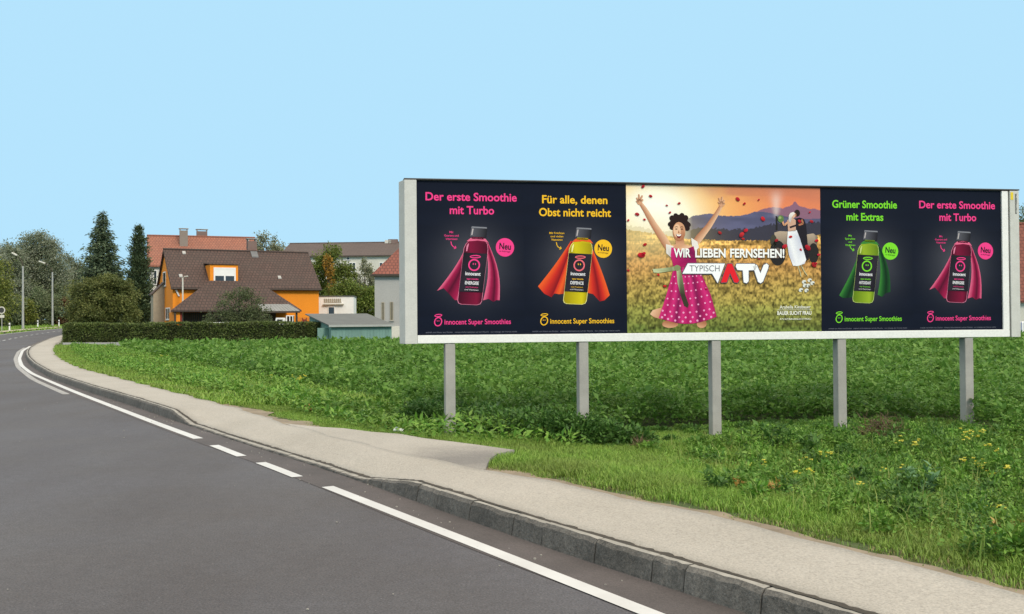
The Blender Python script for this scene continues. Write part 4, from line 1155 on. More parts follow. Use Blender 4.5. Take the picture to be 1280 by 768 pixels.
broad_tree('apple_tree', 299, 75.5, [(0, 0, 2.9, 1.6, 1.5, 1.0), (-1.4, 0, 1.9, 1.3, 1.2, 0.8), (1.4, 0, 1.8, 1.3, 1.2, 0.8), (0.1, 0, 3.6, 1.0, 1.0, 0.65), (-2.0, 0, 1.25, 0.8, 0.9, 0.5), (2.0, 0, 1.2, 0.8, 0.9, 0.5), (0.2, 0, 1.9, 1.2, 1, 0.7)], 9000, 0.13, 0.07, LM['apple'], 'loose dark apple tree in front of the orange house', None, 0.12, 40, 0.17)
broad_tree('maple_tree', 334, 150, [(0, 0, 11.4, 1.9, 1.8, 2.6), (-2.2, 0, 10.2, 1.9, 1.8, 2.0), (2.2, 0, 10.2, 1.7, 1.6, 1.9), (0, 0, 8, 3, 2.4, 2.6)], 10000, 0.3, 0.17, LM['pale'], 'pale tree top showing above the brown roof', None, 0.25)
broad_tree('maple_tree', 302, 128, [(0, 0, 8.8, 1.7, 1.6, 1.8), (-2.6, 0, 8.4, 1.4, 1.5, 1.6), (-1.2, 0, 6.8, 2.6, 2, 2.2)], 7000, 0.28, 0.16, LM['green'], 'green tree top between the red roof and the brick chimney', None, 0.2)
GT = 'garden trees right of the orange house'
broad_tree('garden_tree', 412, 108, [(0.2, 0, 7.2, 1.4, 1.3, 2.0), (-0.9, 0, 5.6, 1.7, 1.4, 2.2), (1.0, 0, 4.8, 1.6, 1.4, 2.0), (0, 0, 2.6, 2.5, 1.6, 2.0), (1.9, 0.3, 6.2, 0.9, 0.9, 1.3)], 19000, 0.22, 0.13, LM['green'], 'bushy green tree beside the right end of the orange house', GT, 0.15)
broad_tree('larch_tree', 412, 106, [(0, 0, 6.6, 0.42, 0.4, 1.3), (0.25, 0, 5.2, 0.42, 0.4, 1.2), (-0.35, 0, 7.4, 0.3, 0.3, 0.7)], 800, 0.26, 0.12, LM['amber'], 'slim amber yellow tree amid the green garden trees', GT, 0.08, 12, 0.25)
broad_tree('garden_tree', 434, 104, [(0, 0, 3.9, 1.6, 1.4, 1.6), (1.3, 0, 3.3, 1.6, 1.4, 1.6), (-1.2, 0, 2.6, 1.6, 1.4, 1.7), (2.5, 0, 2.7, 1.4, 1.2, 1.7), (0.6, 0, 1.4, 2.6, 1.3, 1.2)], 20000, 0.21, 0.13, LM['green'], 'low spreading green tree behind the white garage', GT, 0.12)
broad_tree('birch_tree', 456, 110, [(0, 0, 5.2, 1.2, 1.2, 1.7), (0.9, 0, 3.8, 1.1, 1.1, 1.6), (-0.8, 0, 3.4, 1.2, 1.1, 1.6), (0.2, 0, 6.9, 0.8, 0.6, 0.9)], 7000, 0.2, 0.11, LM['pale'], 'thin pale tree in front of the long white building', GT, 0.1, 24, 0.2)
broad_tree('oak_tree', 1290, 120, [(0, 0, 11.5, 2.6, 2.4, 2.4), (-1.2, 0, 9.4, 2.4, 2.4, 2.4), (2, 0, 9.4, 2.8, 2.4, 2.6)], 11000, 0.28, 0.15, LM['poplar'], 'dark tree top behind the house right of the billboard', None, 0.3)

# clipped hedge
hx0, hx1 = at(79, 400, 66.0), at(400, 400, 68.5)
hl = math.hypot(hx1.x - hx0.x, hx1.y - hx0.y); hz = math.atan2(hx1.y - hx0.y, hx1.x - hx0.x)
hr = thing('hedge', (hx0.x, hx0.y, float(rise(66)) - 0.05), hz, 'long dark clipped hedge running across the field edge in front of the houses', 'hedge')
mb = MB(); mb.box(0.1, hl - 0.1, 0.12, 1.1, 0, 1.38); mb.build('twigs', mat('hedge_twigs', (0.020, 0.020, 0.012), 0.95, 0.3, 4, 20), hr)
n = 26000
f = rng.random(n); u = rng.random(n); v = rng.random(n)
front, top_ = f < 0.55, (f >= 0.55) & (f < 0.85)
X = u * hl; Yh = np.where(front, 0.06, v * 1.2); Zh = np.where(front, v * 1.46, 1.45)
end = f >= 0.85
X = np.where(end, np.where(f < 0.94, 0.03, hl - 0.03), X); Yh = np.where(end, u * 1.2, Yh); Zh = np.where(end, v * 1.45, Zh)
C = np.stack([X, Yh, Zh], 1) + rng.normal(0, 0.035, (n, 3))
C[:, 2] += 0.03 * np.sin(C[:, 0] * 1.1) + 0.02 * np.sin(C[:, 0] * 3.7)
D = rand_dirs(n) + np.where(front[:, None], [[0, -0.8, 0.3]], np.where(top_[:, None], [[0, 0, 0.8]], [[0, 0, 0.2]]))
leaf_mesh('leaves', C, D, rng.uniform(0.08, 0.17, n), rng.uniform(0.05, 0.09, n), LM['hedge'], hr)
lw = thing('low_wall', (hx0.x, hx0.y, float(rise(66)) - 0.1), hz, 'low weathered concrete edging at the foot of the hedge corner', 'wall')
mb = MB()
for i in range(5): mb.box(i * 1.0 + 0.01, i * 1.0 + 0.985, -0.22 + random.uniform(-.01, .01), -0.08, 0, 0.33 + random.uniform(-.015, .015))
mb.build('edging_blocks', M['concrete'], lw, 0.02)

# ------------------------------------------------------------------ houses
def gable_house(name, px, Y, al, L, D, he, hr_, wall, roof, label, ov=0.3, rake=0.18, cat='house', zdown=0.4):
    x = at(px, 400, Y).x; z = float(rise(Y))
    root = thing(name, (x, Y, z), al, label, cat)
    mb = MB()
    mb.extr([(0, 0, -zdown), (0, D, -zdown), (0, D, he), (0, D / 2, hr_), (0, 0, he)], (L, 0, 0))
    mb.build('wall', wall, root)
    mb = MB(); sl = (hr_ - he) / (D / 2); up_ = 0.03; th = 0.16
    for s_ in (0, 1):
        ys, yr = (-ov, D / 2) if s_ == 0 else (D + ov, D / 2)
        q = [(-rake, ys, he - ov * sl + up_), (L + rake, ys, he - ov * sl + up_), (L + rake, yr, hr_ + up_), (-rake, yr, hr_ + up_)]
        mb.extr([(p[0], p[1], p[2] + th) for p in q], (0, 0, -th + 0.001 * s_))
    ro = mb.build('roof', roof, root)
    rc = MB(); rc.tube([(-rake, D / 2, hr_ + up_ + th), (L + rake, D / 2, hr_ + up_ + th)], 0.11, 8); rc.build('ridge_cap', roof, ro)
    return root, ro, Vector((x, Y, z))


def window(root, x0, x1, z0, z1, y=-0.002, fw=0.07, split=1, axis='y', blind=0.0, frame=None, glass=None):
    """a framed window standing 4 cm proud of the wall plane local y (or x) = y"""
    fm, gm = MB(), MB()
    def bx(m_, a0, a1, b0, b1, d0, d1, mi=0):
        if axis == 'y': m_.box(a0, a1, d0, d1, b0, b1, mi)
        else: m_.box(d0, d1, a0, a1, b0, b1, mi)
    bx(fm, x0, x0 + fw, z0, z1, y - 0.05, y); bx(fm, x1 - fw, x1, z0, z1, y - 0.05, y)
    bx(fm, x0 + fw, x1 - fw, z1 - fw, z1, y - 0.05, y); bx(fm, x0 + fw, x1 - fw, z0, z0 + fw, y - 0.05, y)
    for i in range(1, split):
        xm = x0 + (x1 - x0) * i / split; bx(fm, xm - fw / 2, xm + fw / 2, z0 + fw, z1 - fw, y - 0.048, y)
    f_ = fm.build('window', frame or M['white'], root)
    bx(gm, x0 + fw, x1 - fw, z0 + fw, z1 - fw, y - 0.022, y - 0.002); gm.build('pane', glass or M['glass'], f_)
    if blind:
        b_ = MB(); bx(b_, x0 + fw + 0.005, x1 - fw - 0.005, z1 - fw - (z1 - z0) * blind, z1 - fw, y - 0.036, y - 0.024); b_.build('blind', M['white'], f_)
    sm_ = MB(); bx(sm_, x0 - 0.06, x1 + 0.06, z0 - 0.06, z0 - 0.002, y - 0.1, y - 0.0); sm_.build('sill', M['concrete'], f_)
    return f_


def chimney(ro, x, y, w, d, z0, z1, brick, cap=True):
    mb = MB(); mb.box(x - w / 2, x + w / 2, y - d / 2, y + d / 2, z0, z1); o = mb.build('chimney', brick, ro)
    if cap:
        mb = MB()
        for sx in (-1, 1):
            for sy in (-1, 1): mb.box(x + sx * (w / 2 - 0.06) - 0.05, x + sx * (w / 2 - 0.06) + 0.05, y + sy * (d / 2 - 0.06) - 0.05, y + sy * (d / 2 - 0.06) + 0.05, z1, z1 + 0.18)
        mb.box(x - w / 2 - 0.08, x + w / 2 + 0.08, y - d / 2 - 0.08, y + d / 2 + 0.08, z1 + 0.18, z1 + 0.25)
        mb.build('cowl', M['concrete'], o)
    return o


AL = R(28)
# orange house
Yh0 = 85.0
Oz = float(rise(Yh0)); O = Vector((at(216, 400, Yh0).x, Yh0, Oz))
D_h = 7.8
he = hit(216.5, 361.4, O, AL, -0.3)[1] + 0.20
L_h = hit(398.5, 365, O, AL, 0)[0]
xr, zr = hit(206, 311.5, O, AL, D_h / 2)
sl = (zr - he) / (D_h / 2)
oh, oro, O = gable_house('orange_house', 216, Yh0, AL, L_h, D_h, he, zr - 0.2, M['orange'], M['roof_brown'], 'bright orange house with steep brown tiled roof and one dormer')
sl = (zr - 0.2 - he) / (D_h / 2)
# dormer, standing where the roof meets its sill
best = min((abs((he + sl * y_ + 0.19) - hit(280, 356, O, AL, y_)[1]), y_) for y_ in np.linspace(0, 3.6, 73)); yd = best[1]
x0, zb = hit(262.5, 356, O, AL, yd); x1, zt = hit(297.5, 331.5, O, AL, yd)
mb = MB(); mb.box(x0, x1, yd, D_h / 2 - 0.05, zb - 0.25, zt); do = mb.build('dormer', M['orange'], oro)
mb = MB(); mb.extr([(x0 - 0.1, yd - 0.1, zt + 0.005), (x1 + 0.1, yd - 0.1, zt + 0.005), (x1 + 0.1, D_h / 2, zt + 0.25), (x0 - 0.1, D_h / 2, zt + 0.25)], (0, 0, 0.08)); mb.build('dormer_roof', M['roof_brown'], do)
wx0, wz0 = hit(267, 355, O, AL, yd); wx1, wz1 = hit(294.5, 335, O, AL, yd)
wd = window(oh, wx0, wx1, wz0, wz1, yd - 0.002, 0.13, 2, blind=0.42)
# skylight and vents in the roof
def on_roof(px, py): return min((abs((he + sl * y_ + 0.19) - hit(px, py, O, AL, y_)[1]), y_) for y_ in np.linspace(-0.3, 3.9, 169))[1]
y_ = on_roof(318, 318.5); x_, z_ = hit(318, 318.5, O, AL, y_)
mb = MB(); q = [(x_ - 0.3, y_ - 0.35), (x_ + 0.3, y_ - 0.35), (x_ + 0.3, y_ + 0.35), (x_ - 0.3, y_ + 0.35)]
mb.extr([(a_, b_, he + sl * b_ + 0.19) for a_, b_ in q], (0, 0, 0.09)); mb.build('skylight', mat('dull_lead', (0.15, 0.15, 0.15), 0.6), oro)
for px, py in ((349.5, 347.5), (230, 316.5), (226, 345.5)):
    y_ = on_roof(px, py); x_, z_ = hit(px, py, O, AL, y_)
    mb = MB(); q = [(x_ - 0.14, y_ - 0.12), (x_ + 0.14, y_ - 0.12), (x_ + 0.14, y_ + 0.14), (x_ - 0.14, y_ + 0.14)]
    mb.extr([(a_, b_, he + sl * b_ + 0.185) for a_, b_ in q], (0, 0, 0.08)); mb.build('vent_tile', M['galv'], oro)
xc, zc = hit(314.5, 300.5, O, AL, D_h / 2 + 0.5); chimney(oro, xc, D_h / 2 + 0.5, 0.82, 0.6, zr - 1.0, zc - 0.1, M['brick'])
# eaves board and gutter
mb = MB(); mb.tube([(-0.2, -0.36, he - 0.3 * sl + 0.06), (L_h + 0.2, -0.36, he - 0.3 * sl + 0.06)], 0.07, 8); mb.build('rain_gutter', M['wood'], oh)
# gable windows (left end wall, local x = 0)
def hit_x(px, py):
    al = AL; xa = Vector((math.cos(al), math.sin(al), 0)); ya = Vector((-math.sin(al), math.cos(al), 0)); d = ray(px, py)
    t_ = (O - CAM).dot(xa) / d.dot(xa); P = CAM + d * t_ - O; return P.dot(ya), P.z
ya0, za0 = hit_x(207.5, 358); ya1, za1 = hit_x(204.2, 340.5)
window(oh, min(ya0, ya1), max(ya0, ya1), za0, za1, -0.002, 0.1, 1, 'x')
ya0, za0 = hit_x(213, 400); ya1, za1 = hit_x(207.5, 385)
window(oh, min(ya0, ya1), max(ya0, ya1), za0, za1, -0.002, 0.1, 2, 'x')
# porch: hipped brown roof on timber posts against the front wall
ye = -3.0
pl, ze = hit(213.5, 389.5, O, AL, ye); pr, ze2 = hit(377, 390.5, O, AL, ye)
tl_, zt_ = hit(262, 353, O, AL, -0.05); tr_, _ = hit(322, 358, O, AL, -0.05)
ze = (ze + ze2) / 2; th = 0.14
mb = MB()
E = [(pl, ye, ze), (pr, ye, ze), (tr_, -0.06, zt_), (tl_, -0.06, zt_)]
mb.extr([(p[0], p[1], p[2] + th) for p in E], (0, 0, -th))
pl2 = pl + 0.0
mb.extr([(pl, ye, ze + th - 0.002), (tl_, -0.06, zt_ + th - 0.002), (pl + 0.5, -0.06, ze + th - 0.002)], (0, 0, -th + 0.004))
mb.extr([(pr, ye, ze + th - 0.002), (tr_, -0.06, zt_ + th - 0.002), (pr - 0.5, -0.06, ze + th - 0.002)], (0, 0, -th + 0.004))
po_ = mb.build('porch_roof', M['roof_brown'], oh)
aw0, za_ = hit(326, 380.5, O, AL, ye - 0.3); aw1, zb_ = hit(375, 389.5, O, AL, ye - 1.5)
mb = MB(); zt2 = hit(340, 381, O, AL, ye - 0.15)[1]
mb.extr([(aw0 - 0.2, ye - 1.5, zb_), (aw1, ye - 1.5, zb_), (aw1 - 0.6, ye - 0.15, zt2), (aw0 - 0.2, ye - 0.15, zt2)], (0, 0, 0.04))
for i in range(12):
    f_ = i / 11; xa_ = aw0 - 0.2 + (aw1 - aw0 + 0.2) * f_
    mb.tube([(xa_, ye - 1.5, zb_ + 0.045), (xa_ - 0.5 * f_, ye - 0.15, zt2 + 0.045)], 0.02, 5)
mb.build('awning', M['plastic'], oh)
mb = MB(); mb.box(aw0 - 0.2, aw1 - 0.01, ye - 1.56, ye - 1.5, zb_ - 0.12, zb_ + 0.03); mb.build('awning_beam', M['wood'], oh)
for px in (219, 262, 300, 329, 371):
    xp = hit(px, 395, O, AL, ye - 1.4 if px > 320 else ye + 0.1)[0]; yp = ye - 1.4 if px > 320 else ye + 0.1
    mb = MB(); mb.box(xp - 0.07, xp + 0.07, yp, yp + 0.14, -0.4, (zb_ if px > 320 else ze)); mb.build('porch_post', M['wood'], oh)
xa_, _ = hit(229, 398, O, AL, -1.5); xb_, _ = hit(345, 398, O, AL, -1.5)
mb = MB()
i = 0; xx = xa_
while xx < xb_: mb.box(xx, xx + 0.14, -1.5, -1.46, -0.3, ze - 0.05); xx += 0.16
mb.build('porch_boarding', M['wood'], oh)
xa_, _ = hit(215.5, 398, O, AL, ye + 0.15); xb_, _ = hit(225.5, 398, O, AL, ye + 0.15)
mb = MB(); mb.box(xa_ + 0.2, xb_, ye + 0.3, -0.01, -0.4, ze - 0.02); mb.build('porch_pier', M['orange'], oh)
mb = MB(); mb.box(xb_ + 0.01, xb_ + 0.15, ye + 0.3, ye + 0.42, -0.4, ze - 0.02); mb.build('door_jamb', M['red_wood'], oh)
lx_, lz_ = hit(222, 366.5, O, AL, -0.1)
mb = MB(); mb.extr([(lx_ - 0.2, -0.02, lz_ + 0.28), (lx_ - 0.05, -0.02, lz_ + 0.28), (lx_ + 0.2, -0.02, lz_ - 0.28), (lx_ + 0.05, -0.02, lz_ - 0.28)], (0, -0.12, 0)); mb.build('wall_lamp', M['white'], oh, 0.02)
# mast between the porch and the wall
mx_ = at(228.5, 390, 84.0)
ms = thing('lamp_mast', (mx_.x, 84.0, float(rise(84))), 0, 'slim pale lamp mast against the orange front wall', 'lamp')
zt = at(228.5, 347.5, 84).z - float(rise(84))
mb = MB(); mb.tube([(0, 0, -0.2), (0, 0, zt)], [0.075, 0.06], 8); mb.build('pole', M['cream'], ms)
mb = MB(); mb.tube([(0, 0, zt - 0.05), (0.2, -0.1, zt + 0.1), (0.5, -0.2, zt + 0.12)], [0.03, 0.04, 0.05], 6); mb.build('lamp_head', M['cream'], ms)

# beige lean-to beside the gable
lt = at(197.5, 400, 88.5)
hs = thing('side_shed', (lt.x, 88.5, float(rise(88.5))), AL, 'narrow beige boarded lean-to beside the orange gable', 'shed')
z1 = at(200, 358, 88.5).z - float(rise(88.5)); z2 = at(200, 351, 88.5).z - float(rise(88.5))
mb = MB(); mb.extr([(-0.4, 0, -0.3), (0.72, 0, -0.3), (0.72, 0, z2), (-0.4, 0, z1 - 0.7)], (0, 1.4, 0)); mb.build('wall', M['beige'], hs)
mb = MB(); mb.extr([(-0.55, -0.12, z1 - 0.78), (0.8, -0.12, z2 + 0.06), (0.8, 1.5, z2 + 0.06), (-0.55, 1.5, z1 - 0.78)], (0, 0, 0.1)); mb.build('roof', M['roof_grey'], hs)

# red-roofed house behind
Yr = 106.0; Orz = float(rise(Yr)); Or = Vector((at(188, 400, Yr).x, Yr, Orz)); al2 = R(21)
he2 = hit(188, 331, Or, al2, -0.3)[1]; Lr = hit(322, 331, Or, al2, 0)[0]
zr2 = hit(188, 294.5, Or, al2, 4.6)[1]
rh, rro, Or = gable_house('red_roofed_house', 188, Yr, al2, Lr, 9.2, he2, zr2 - 0.2, M['cream'], M['roof_red'], 'tall cream house with red tiled roof and two chimneys behind the orange house', 0.35, 0.25)
for px, w_, py in ((229.5, 0.85, 287.5), (252.3, 1.15, 288.5)):
    yl = 3.2 if px < 240 else 5.4
    xc, zc = hit(px, py, Or, al2, yl); chimney(rro, xc, yl, w_, 0.7, zr2 - 2.0, zc - 0.1, M['tan_brick'] if px < 240 else M['brick'])
for (pa, pb, ta, tb) in ((191.5, 196.5, 338, 356), (191.5, 196.5, 362, 381), (198.5, 202, 338, 356)):
    a0, b0 = hit(pa, tb, Or, al2); a1, b1 = hit(pb, ta, Or, al2); window(rh, a0, a1, b0, b1, -0.002, 0.08, 1)
a0, b0 = hit(184, 387.5, Or, al2, -1.2); a1, b1 = hit(198, 384.5, Or, al2, -1.2)
mb = MB(); mb.box(a0, a1, -1.5, -0.01, b0, b1); cp = mb.build('door_canopy', M['white'], rh)
mb = MB(); xp = hit(195.5, 395, Or, al2, -1.4)[0]; mb.box(xp - 0.06, xp + 0.06, -1.45, -1.33, -0.3, b0 - 0.01); mb.build('canopy_post', M['white'], rh)
mb = MB(); xp = hit(187.8, 395, Or, al2, -0.1)[0]; mb.tube([(xp + 0.18, -0.1, 0), (xp + 0.18, -0.1, he2 - 0.1)], 0.06, 8); mb.build('downpipe', M['galv'], rh)

# long white building far behind
Yl = 138.0; al3 = R(-4); Ol = Vector((at(352, 400, Yl).x, Yl, float(rise(Yl))))
hl_ = hit(352, 321, Ol, al3)[1]; zl = hit(352, 306.5, Ol, al3, 5)[1]; Ll = hit(530, 321, Ol, al3)[0]
lb, lro, Ol = gable_house('long_building', 352, Yl, al3, Ll, 10, hl_, zl, M['cream'], M['roof_grey'], 'long white building with low grey brown roof far behind the garden trees', 0.4, 0.3, 'building')
for px, w_ in ((485.5, 0.9), (491.5, 1.3)):
    xc, zc = hit(px, 299.5 if px > 490 else 300.5, Ol, al3, 5); chimney(lro, xc, 5, w_, 0.8, zl - 0.8, zc, M['brick'] if px > 490 else M['cream'], False)
for px in (436, 474):
    a0, b0 = hit(px, 340, Ol, al3); window(lb, a0, a0 + 1.0, b0, b0 + 1.3, -0.002, 0.09, 2)
for px in (433,):
    a0, b0 = hit(px, 326, Ol, al3); window(lb, a0, a0 + 0.5, b0 + 0.05, b0 + 0.5, -0.002, 0.07)

# white garage
Yg = 94.0; Og = Vector((at(398.5, 400, Yg).x, Yg, float(rise(Yg)))); alg = R(6)
Lg, zg = hit(442, 371, Og, alg)
gr_ = thing('garage', Og, alg, 'flat roofed white garage with grey door beside the orange house', 'garage')
mb = MB(); mb.box(0, Lg, 0, 5, -0.4, zg); mb.build('wall', M['white'], gr_)
mb = MB(); mb.box(-0.05, Lg + 0.05, -0.06, 5.05, zg + 0.001, zg + 0.09); mb.build('roof', M['felt'], gr_)
a0, b0 = hit(409.5, 394, Og, alg); a1, b1 = hit(419, 383, Og, alg); window(gr_, a0, a1, b0 - 0.6, b1, -0.002, 0.1)
a0, b0 = hit(405, 378, Og, alg); a1, b1 = hit(427, 373.5, Og, alg)
mb = MB()
for i in range(9): mb.box(a0 + (a1 - a0) * i / 9, a0 + (a1 - a0) * (i + 0.7) / 9, -0.06, -0.002, b0, b1)
mb.box(a0, a1, -0.05, -0.003, b0 - 0.05, b0 - 0.002); mb.build('lattice', M['beige'], gr_)
a0, b0 = hit(404, 381, Og, alg); a1, b1 = hit(430, 379.5, Og, alg)
mb = MB(); mb.box(a0, a1, -0.3, -0.001, b0, b0 + 0.08); mb.build('door_hood', M['cream'], gr_)

# teal shed at the field edge
Ys = 66.5; Os = Vector((at(414, 400, Ys).x, Ys, float(rise(Ys)))); als = R(28)
Ls, zs = hit(489.5, 407.5, Os, als)
sh_ = thing('garden_shed', Os, als, 'low teal boarded shed with grey felt roof at the right end of the hedge', 'shed')
mb = MB(); ds = 5.0
mb.extr([(0, 0, -0.2), (0, ds, -0.2), (0, ds, zs + 0.75), (0, 0, zs)], (Ls, 0, 0)); mb.build('wall', M['teal'], sh_)
mb = MB(); xx = 0.1
while xx < Ls - 0.1: mb.box(xx, xx + 0.03, -0.02, -0.002, -0.1, zs - 0.03); xx += 0.22
mb.build('battens', M['teal'], sh_)
mb = MB(); mb.extr([(-0.25, -0.25, zs + 0.03), (Ls + 0.1, -0.25, zs + 0.03), (Ls + 0.1, ds + 0.2, zs + 0.82), (-0.25, ds + 0.2, zs + 0.82)], (0, 0, 0.07)); ro = mb.build('roof', M['felt'], sh_)
mb = MB(); mb.box(-0.25, Ls + 0.1, -0.275, -0.252, zs - 0.04, zs + 0.1); mb.build('fascia', M['galv'], ro)
mb = MB(); mb.box(-0.75, -0.01, 0.6, 0.64, -0.2, zs - 0.1); mb.build('side_fence', M['teal'], sh_)

# grey house partly behind the billboard
Yy = 80.0; Oy_ = Vector((at(468.5, 400, Yy).x, Yy, float(rise(Yy)))); aly = R(4)
hy = hit(468.5, 343, Oy_, aly)[1]; Ly = 10.0; Dy = 8.0; zy_ = hy + 4.0
gh = thing('grey_house', Oy_, aly, 'grey rendered house with dark red hipped roof half hidden behind the billboard', 'house')
mb = MB(); mb.box(0, Ly, 0, Dy, -0.4, hy); mb.build('wall', M['grey_render'], gh)
mb = MB(); e_ = 0.25; zb2 = hy - 0.05; x_r = hit(520, 290, Oy_, aly, Dy / 2)[0]; zr3 = hit(514, 290, Oy_, aly, Dy / 2)[1]
c0, c1, c2, c3 = (-e_, -e_, zb2), (Ly + e_, -e_, zb2), (Ly + e_, Dy + e_, zb2), (-e_, Dy + e_, zb2); r0, r1 = (x_r, Dy / 2, zr3), (Ly - 3, Dy / 2, zr3)
mb.poly([c0, c1, r1, r0]); mb.poly([c2, c3, r0, r1]); mb.poly([c3, c0, r0]); mb.poly([c1, c2, r1]); mb.poly([c3, c2, c1, c0]); ro = mb.build('roof', M['roof_dkred'], gh)
mb = MB(); mb.box(-e_ - 0.06, Ly + e_ + 0.06, -e_ - 0.1, -e_ - 0.005, zb2 - 0.12, zb2 + 0.03); mb.build('rain_gutter', M['wood'], ro)
for (pa, pb, ta, tb) in ((477, 480.5, 378, 401), (487.5, 491.5, 377.5, 401)):
    a0, b0 = hit(pa, tb, Oy_, aly); a1, b1 = hit(pb, ta, Oy_, aly); window(gh, a0, a1, b0, b1, -0.002, 0.05, 1, frame=M['beige'], glass=mat('curtained_glass', (0.17, 0.145, 0.10), 0.3))
a0, b0 = hit(470, 408, Oy_, aly); mb = MB(); mb.box(0.0, Ly, -0.06, -0.002, -0.3, b0); mb.build('plinth', M['cream'], gh)
# house right of the billboard
Yb = 84.0; Ob = Vector((at(1268.5, 400, Yb).x, Yb, float(rise(Yb)))); alb = R(-14)
hb = hit(1270, 374, Ob, alb, -0.3)[1] + 0.2; zb3 = hit(1275, 282.5, Ob, alb, 4.2)[1]
ch, cro, Ob = gable_house('cream_house', 1268.5, Yb, alb, 11, 8.4, hb, zb3, M['cream'], M['roof_dkred'], 'cream house with weathered red brown roof cut off right of the billboard', 0.35, 0.3)
a0, b0 = hit(1278, 356, Ob, alb, -0.0)
window(ch, 1.4, 2.4, 1.0, 2.2, -0.002, 0.08, 2)
bx_ = at(1277, 408, 72)
bt = thing('water_tank', (bx_.x, 72, float(rise(72))), 0, 'blue and white plastic tank beside the cream house', 'tank')
mb = MB(); mb.box(-0.45, 0.45, -0.4, 0.4, 0.12, 1.05); mb.build('tank_body', M['white'], bt, 0.08)
mb = MB(); mb.box(-0.5, 0.5, -0.45, 0.45, 0, 0.11)
for i in range(5): mb.box(-0.47 + i * 0.225, -0.44 + i * 0.225, -0.44, -0.41, 0.11, 1.05)
mb.build('cage', mat('blue_plastic', (0.05, 0.12, 0.35), 0.5), bt)

# garden bits seen over the hedge
p = at(351, 404, 74); zg = float(rise(74))
bq = thing('barbecue', (p.x, 74, zg), 0, 'white masonry barbecue with tapered hood under the awning', 'barbecue')
zz = at(351, 397.5, 74).z - zg
mb = MB(); mb.box(-0.42, 0.42, -0.3, 0.3, -0.2, zz - 0.75); mb.extr([(-0.42, -0.3, zz - 0.749), (0.42, -0.3, zz - 0.749), (0.30, -0.3, zz), (-0.30, -0.3, zz)], (0, 0.6, 0)); mb.build('hood', M['white'], bq, 0.02)
mb = MB(); mb.box(-0.2, 0.2, -0.32, -0.302, zz - 0.32, zz - 0.12); mb.build('opening_shade', M['black'], bq)  # black plate on the hood, painting the shade inside the slot
p = at(362.8, 404, 74.2)
cb = thing('garden_cabinet', (p.x, 74.2, zg), 0, 'white framed garden cabinet beside the barbecue', 'cabinet')
zz = at(362.8, 394.5, 74.2).z - zg
mb = MB(); mb.box(-0.26, 0.26, -0.2, 0.2, -0.2, zz - 0.6)
for sx in (-0.26, -0.02, 0.2): mb.box(sx, sx + 0.06, -0.2, -0.14, zz - 0.599, zz - 0.0605)
mb.box(-0.26, 0.26, -0.2, 0.2, zz - 0.06, zz); mb.build('frame', M['white'], cb)
mb = MB(); mb.box(-0.25, 0.25, 0.1, 0.15, zz - 0.598, zz - 0.062); mb.build('back_board', M['wood'], cb)
p = at(380.5, 404, 76)
og = thing('garden_screen', (p.x, 76, zg), 0, 'orange panelled garden screen left of the teal shed', 'screen')
zz = at(380, 397, 76).z - zg
mb = MB()
for i in range(5): mb.box(-0.5 + i * 0.2, -0.31 + i * 0.2, 0, 0.04, -0.2, zz)
mb.build('panel', M['orange_trim'], og)
mb = MB(); mb.tube([(-0.55, 0.02, -0.2), (-0.55, 0.02, zz + 0.1)], 0.04, 6); mb.tube([(0.55, 0.02, -0.2), (0.55, 0.02, zz + 0.1)], 0.04, 6); mb.build('posts', M['wood'], og)
p = at(380.5, 404, 75.4)
fc = thing('folding_chair', (p.x, 75.4, zg), 0, 'dark red folded chair leaning by the orange screen', 'chair')
mb = MB()
for sx in (-1, 1): mb.tube([(0, 0, 0.5), (sx * 0.16, 0, zz - 0.03)], 0.035, 6); mb.tube([(0, 0, 0.5), (sx * 0.16, 0, -0.05)], 0.035, 6)
mb.build('frame', M['red_wood'], fc); mb = MB(); mb.box(-0.14, 0.14, -0.03, -0.005, zz - 0.4, zz - 0.15); mb.build('backrest', M['red_wood'], fc)
for px, w_, lb in ((266, 0.9, 'white garden table left of the apple tree trunk'), (305, 0.7, 'white garden table right of the apple tree trunk')):
    p = at(px + 8, 403, 73.2); zt = p.z - zg
    gt = thing('garden_table', (p.x, 73.2, zg), 0, lb, 'table', 'white tables behind the hedge')
    mb = MB(); mb.box(-w_, w_, -0.4, 0.4, zt - 0.06, zt); mb.build('tabletop', M['white'], gt, 0.01)
    for sx in (-1, 1):
        for sy in (-1, 1): mb = MB(); mb.box(sx * (w_ - 0.1) - 0.03, sx * (w_ - 0.1) + 0.03, sy * 0.33 - 0.03, sy * 0.33 + 0.03, -0.05, zt - 0.061); mb.build('leg', M['white'], gt)

# ------------------------------------------------------------------ roadside furniture on the far bend
def street_lamp(px, py_top, Y, hx, hy, label):
    x = at(px, 400, Y).x; z = float(rise(Y)); zt = at(px, py_top, Y).z - z
    lp = thing('street_lamp', (x, Y, z), 0, label, 'street lamp', 'street lamps on the far bend')
    mb = MB(); mb.tube([(0, 0, -0.3), (0, 0, 1.2), (0, 0, zt)], [0.16, 0.14, 0.10], 10); mb.build('pole', M['galv'], lp)
    p = at(hx, hy, Y); dx, dz = p.x - x, p.z - z
    mb = MB(); mb.tube([(0, 0, zt - 0.05), (dx * 0.1, 0, zt + 0.5), (dx * 0.45, -0.05, dz - 0.25), (dx * 0.8, -0.1, dz)], [0.06, 0.055, 0.05, 0.045], 8); mb.build('arm', M['bark'], lp, smooth=True)
    mb = MB(); mb.extr([(dx * 0.75, -0.3, dz - 0.08), (dx * 1.0, -0.34, dz + 0.1), (dx * 1.35, -0.28, dz + 0.2), (dx * 1.35, 0.1, dz + 0.2), (dx * 0.75, 0.1, dz - 0.08)], (0, 0, 0.2)); mb.build('lamp_head', M['cream'], lp, 0.03)
